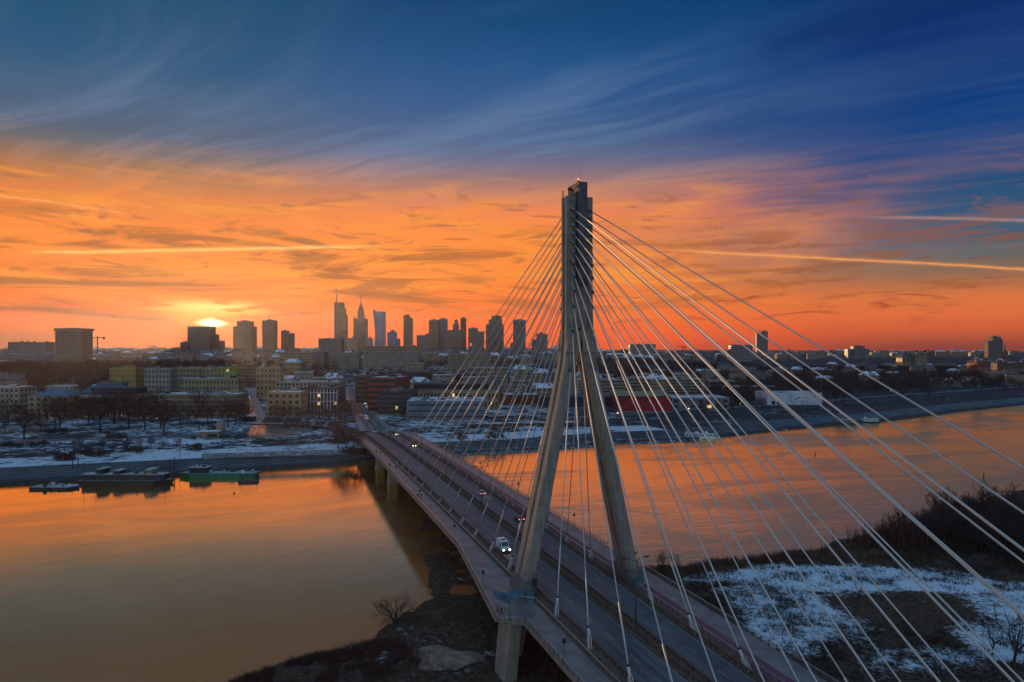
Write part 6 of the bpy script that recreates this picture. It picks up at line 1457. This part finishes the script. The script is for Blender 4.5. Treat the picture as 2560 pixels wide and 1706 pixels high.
for k in range(34):
    u, v = pr.gauss(672, 28), pr.uniform(1046, 1088); x, y, z = gnd(u, v, 6.12); person((x, y, z), pr.uniform(0, 6.28), 'tiny dark figure among the crowd on the lit plaza', pr.randrange(3), 1.0, 'people on the lit plaza')
for (u, v) in ((757, 1116), (773, 1121), (768, 1100), (764, 1099), (770, 1098), (798, 1084), (806, 1084), (788, 1124), (706, 1062), (720, 1078)):
    x, y, z = gnd(u, v, 5.3); person((x, y, z), pr.uniform(0, 6.28), 'tiny dark figure walking on the snowy promenade right of the plaza', pr.randrange(3), 1.0, 'people on the right promenade')
for (u, v) in ((340, 1170), (392, 1166), (412, 1162), (376, 1170), (420, 1158), (1866, 1048), (1878, 1047), (1952, 1038), (1978, 1036), (1640, 1066), (1650, 1066)): 
    x, y, z = gnd(u, v, 5.3); person((x, y, z), pr.uniform(0, 6.28), 'tiny dark figure on the embankment' + (' by the left barges' if u < 500 else ' right of the pylon'), pr.randrange(3), 1.0, 'people by the left barges' if u < 500 else 'people on the right embankment')

# ------------------------------------------------------------------ plaza furniture, fountain wall, graffiti wall, benches
x, y, z = gnd(670, 1098, 5.2); o = empty('fountain_terrace', (x, y, 5.2), R(14), 'ochre fountain wall below the lit plaza', 'wall'); mb = MB(); mb.box((0, 3, .9), (18, 5, 2.4), WM['tan']); mb.build('basin_wall', o); mb = MB(); mb.box((0, 3, 2.16), (18.4, 5.4, .14), M['pave']); mb.build('coping', o)
x, y, z = gnd(725, 1094, 5.2); o = empty('retaining_wall', (x, y, 5.2), R(12), 'dark retaining wall right of the ochre fountain wall', 'wall'); mb = MB(); mb.box((0, 3, .8), (14, 3, 2.0), WM['grey']); mb.build('wall', o)
# graffiti wall along the promenade
gm = bpy.data.materials.new('graffiti_wall'); gm.use_nodes = True; t = NT(gm.node_tree); g = t.n.new('ShaderNodeNewGeometry'); mp = t.n.new('ShaderNodeMapping'); t.l.new(g.outputs['Position'], mp.inputs[0]); mp.inputs['Scale'].default_value = (.5, .5, 1.0)
vo = t.n.new('ShaderNodeTexVoronoi'); vo.inputs['Scale'].default_value = 1.1; t.l.new(mp.outputs[0], vo.inputs['Vector']); nn_ = t.noise(mp.outputs[0], 1.4, 5, .7, 1.5)
t.l.new(t.mix(t.ss(nn_, .50, .56), (.15, .16, .18), t.mix(.22, t.mix(t.ss(t.sep(vo.outputs['Color'])[0], .2, .8), (.12, .14, .17), (.50, .52, .54)), vo.outputs['Color'])), t.n['Principled BSDF'].inputs['Base Color'])
WM['graffiti'] = gm
a, b = Vector(gnd(505, 1146, 5.0)), Vector(gnd(870, 1134, 5.0)); d = b - a; o = empty('graffiti_wall', ((a + b) / 2), math.atan2(d.y, d.x), 'long low wall covered in pale graffiti along the left promenade', 'wall')
mb = MB(); mb.box((0, 0, 1.1), (d.length, .5, 2.6), gm); mb.build('wall', o); mb = MB(); mb.box((0, 0, 2.47), (d.length + .2, .8, .14), M['snow']); mb.build('coping', o)
for k, (u, v) in enumerate([(700 + 14 * i, 1112 - (i % 3) * 3) for i in range(5)] + [(600 + 22 * i, 1126 + (i % 2) * 4) for i in range(4)] + [(716 + 30 * i, 1124) for i in range(3)]):
    x, y, z = gnd(u, v, 5.25); o = empty('bench', (x, y, z), R(10), 'dark slab bench on the snowy promenade below the plaza', 'bench', 'benches on the promenade'); mb = MB(); mb.box((0, 0, .45), (3.4, .9, .14), M['black']); mb.build('seat', o)
    for e in (-1.3, 1.3): mb = MB(); mb.box((e, 0, .18), (.25, .7, .42), M['guard']); mb.build('leg', o)
# kiosk with rounded concrete tower beside it
x, y, z = gnd(552, 1092, 5.8); o = empty('pump_house', (x, y, z), R(8), 'rounded concrete vent tower beside the reddish trees', 'vent tower'); mb = MB(); mb.tube((0, 0, -.3), (0, 0, 9), 2.6, 2.6, WM['stone'], 12); mb.ball((0, 0, 9), 2.6, WM['stone'], 12, 6, 1, 1, .6); mb.build('shaft', o)
x, y, z = gnd(522, 1096, 5.8); o = empty('kiosk', (x, y, z), R(8), 'low pale kiosk with flat roof left of the rounded concrete tower', 'kiosk'); mb = MB(); mb.box((0, 3, 2), (12, 6, 4.2), WM['stone']); mb.build('wall', o); mb = MB(); mb.box((0, 3, 4.25), (13, 7, .3), M['snow']); mb.build('roof', o); mb = MB(); mb.box((2, -.04, 1.8), (6, .1, 1.6), WIN); mb.build('window', o)
x, y, z = gnd(622, 1052, 6.1); o = empty('pavilion', (x, y, z), 0, 'round white-topped pavilion at the foot of the side street', 'kiosk'); mb = MB(); mb.tube((0, 0, 0), (0, 0, 3.6), 5.2, 5.2, WM['dark'], 16); mb.build('wall', o); mb = MB(); mb.tube((0, 0, 3.6), (0, 0, 4.1), 5.8, 5.6, M['snow'], 16); mb.build('roof', o)

# ------------------------------------------------------------------ cranes, bird
def crane(u, v0, v1, ul, ur, Y, lab):
    x, y, zt = at(u, v0, Y); zb = CAMZ - (v1 - HZ) / F * Y; o = empty('tower_crane', (x, y, zb - 40), 0, lab, 'crane'); H = zt - zb + 40; k = Y / F
    mb = MB(); mb.box((0, 0, H / 2), (1.8, 1.8, H), M['pole']); mb.build('mast', o)
    mb = MB(); mb.box((((ul + ur) / 2 - u) * k, 0, H * .985), ((ur - ul) * k, 1.3, 1.5), M['pole']); mb.build('jib', o)
    mb = MB(); mb.box(((ur - u) * k * .85, 0, H * .985 - 2), (4, 2, 4), M['black']); mb.build('counterweight', o); mb = MB(); mb.tube((0, 0, H * .985), (0, 0, H + 5), 1, .3, M['pole'], 4); mb.build('cat_head', o)
crane(244, 843, 858, 220, 263, 1500, 'tower crane on the horizon right of the lone broad tower')
crane(1707, 867, 878, 1690, 1714, 1900, 'small tower crane on the horizon between the right stays')
crane(380, 865, 872, 366, 388, 2300, 'tiny tower crane on the horizon left of the sun')
x, y, z = at(503, 331, 150); o = empty('bird', (x, y, z), R(30), 'dark bird gliding alone in the sky above the sun', 'bird')
mb = MB(); mb.loft([[(a * r, -.32 + .16 * i, b * r) for a, b in ((1, 0), (0, .9), (-1, 0), (0, -.9))] for i, r in enumerate((.01, .05, .08, .07, .05, .015))], M['black'], True, True)
for sg in (-1, 1):
    b = mb.add([(sg * .05, .1, .02), (sg * .05, -.12, .02), (sg * .34, -.06, .2), (sg * .34, .14, .2), (sg * .72, -.14, .06), (sg * .05, -.01, .05)]); mb.face([b, b + 1, b + 2, b + 3], M['black']); mb.face([b + 3, b + 2, b + 4], M['black'])
b = mb.add([(0, -.25, 0), (-.1, -.5, .02), (.1, -.5, .02)]); mb.face([b, b + 1, b + 2], M['black']); mb.build('body', o)

# ------------------------------------------------------------------ haze
hm = bpy.data.materials.new('haze_volume'); hm.use_nodes = True; nt = hm.node_tree
for nd in list(nt.nodes): nt.nodes.remove(nd)
pv = nt.nodes.new('ShaderNodeVolumePrincipled'); ho = nt.nodes.new('ShaderNodeOutputMaterial'); nt.links.new(pv.outputs[0], ho.inputs['Volume'])
pv.inputs['Color'].default_value = (.80, .80, .82, 1); pv.inputs['Density'].default_value = HAZE; pv.inputs['Anisotropy'].default_value = .72
hb = MB(); hb.box((0, 3200, 182), (13400, 8200, 374), hm); tag(hb.build('haze'), 'thin evening haze over the city', None, None, 'stuff')
print('triangles', sum(len(o.data.polygons) for o in bpy.data.objects if o.type == 'MESH'))
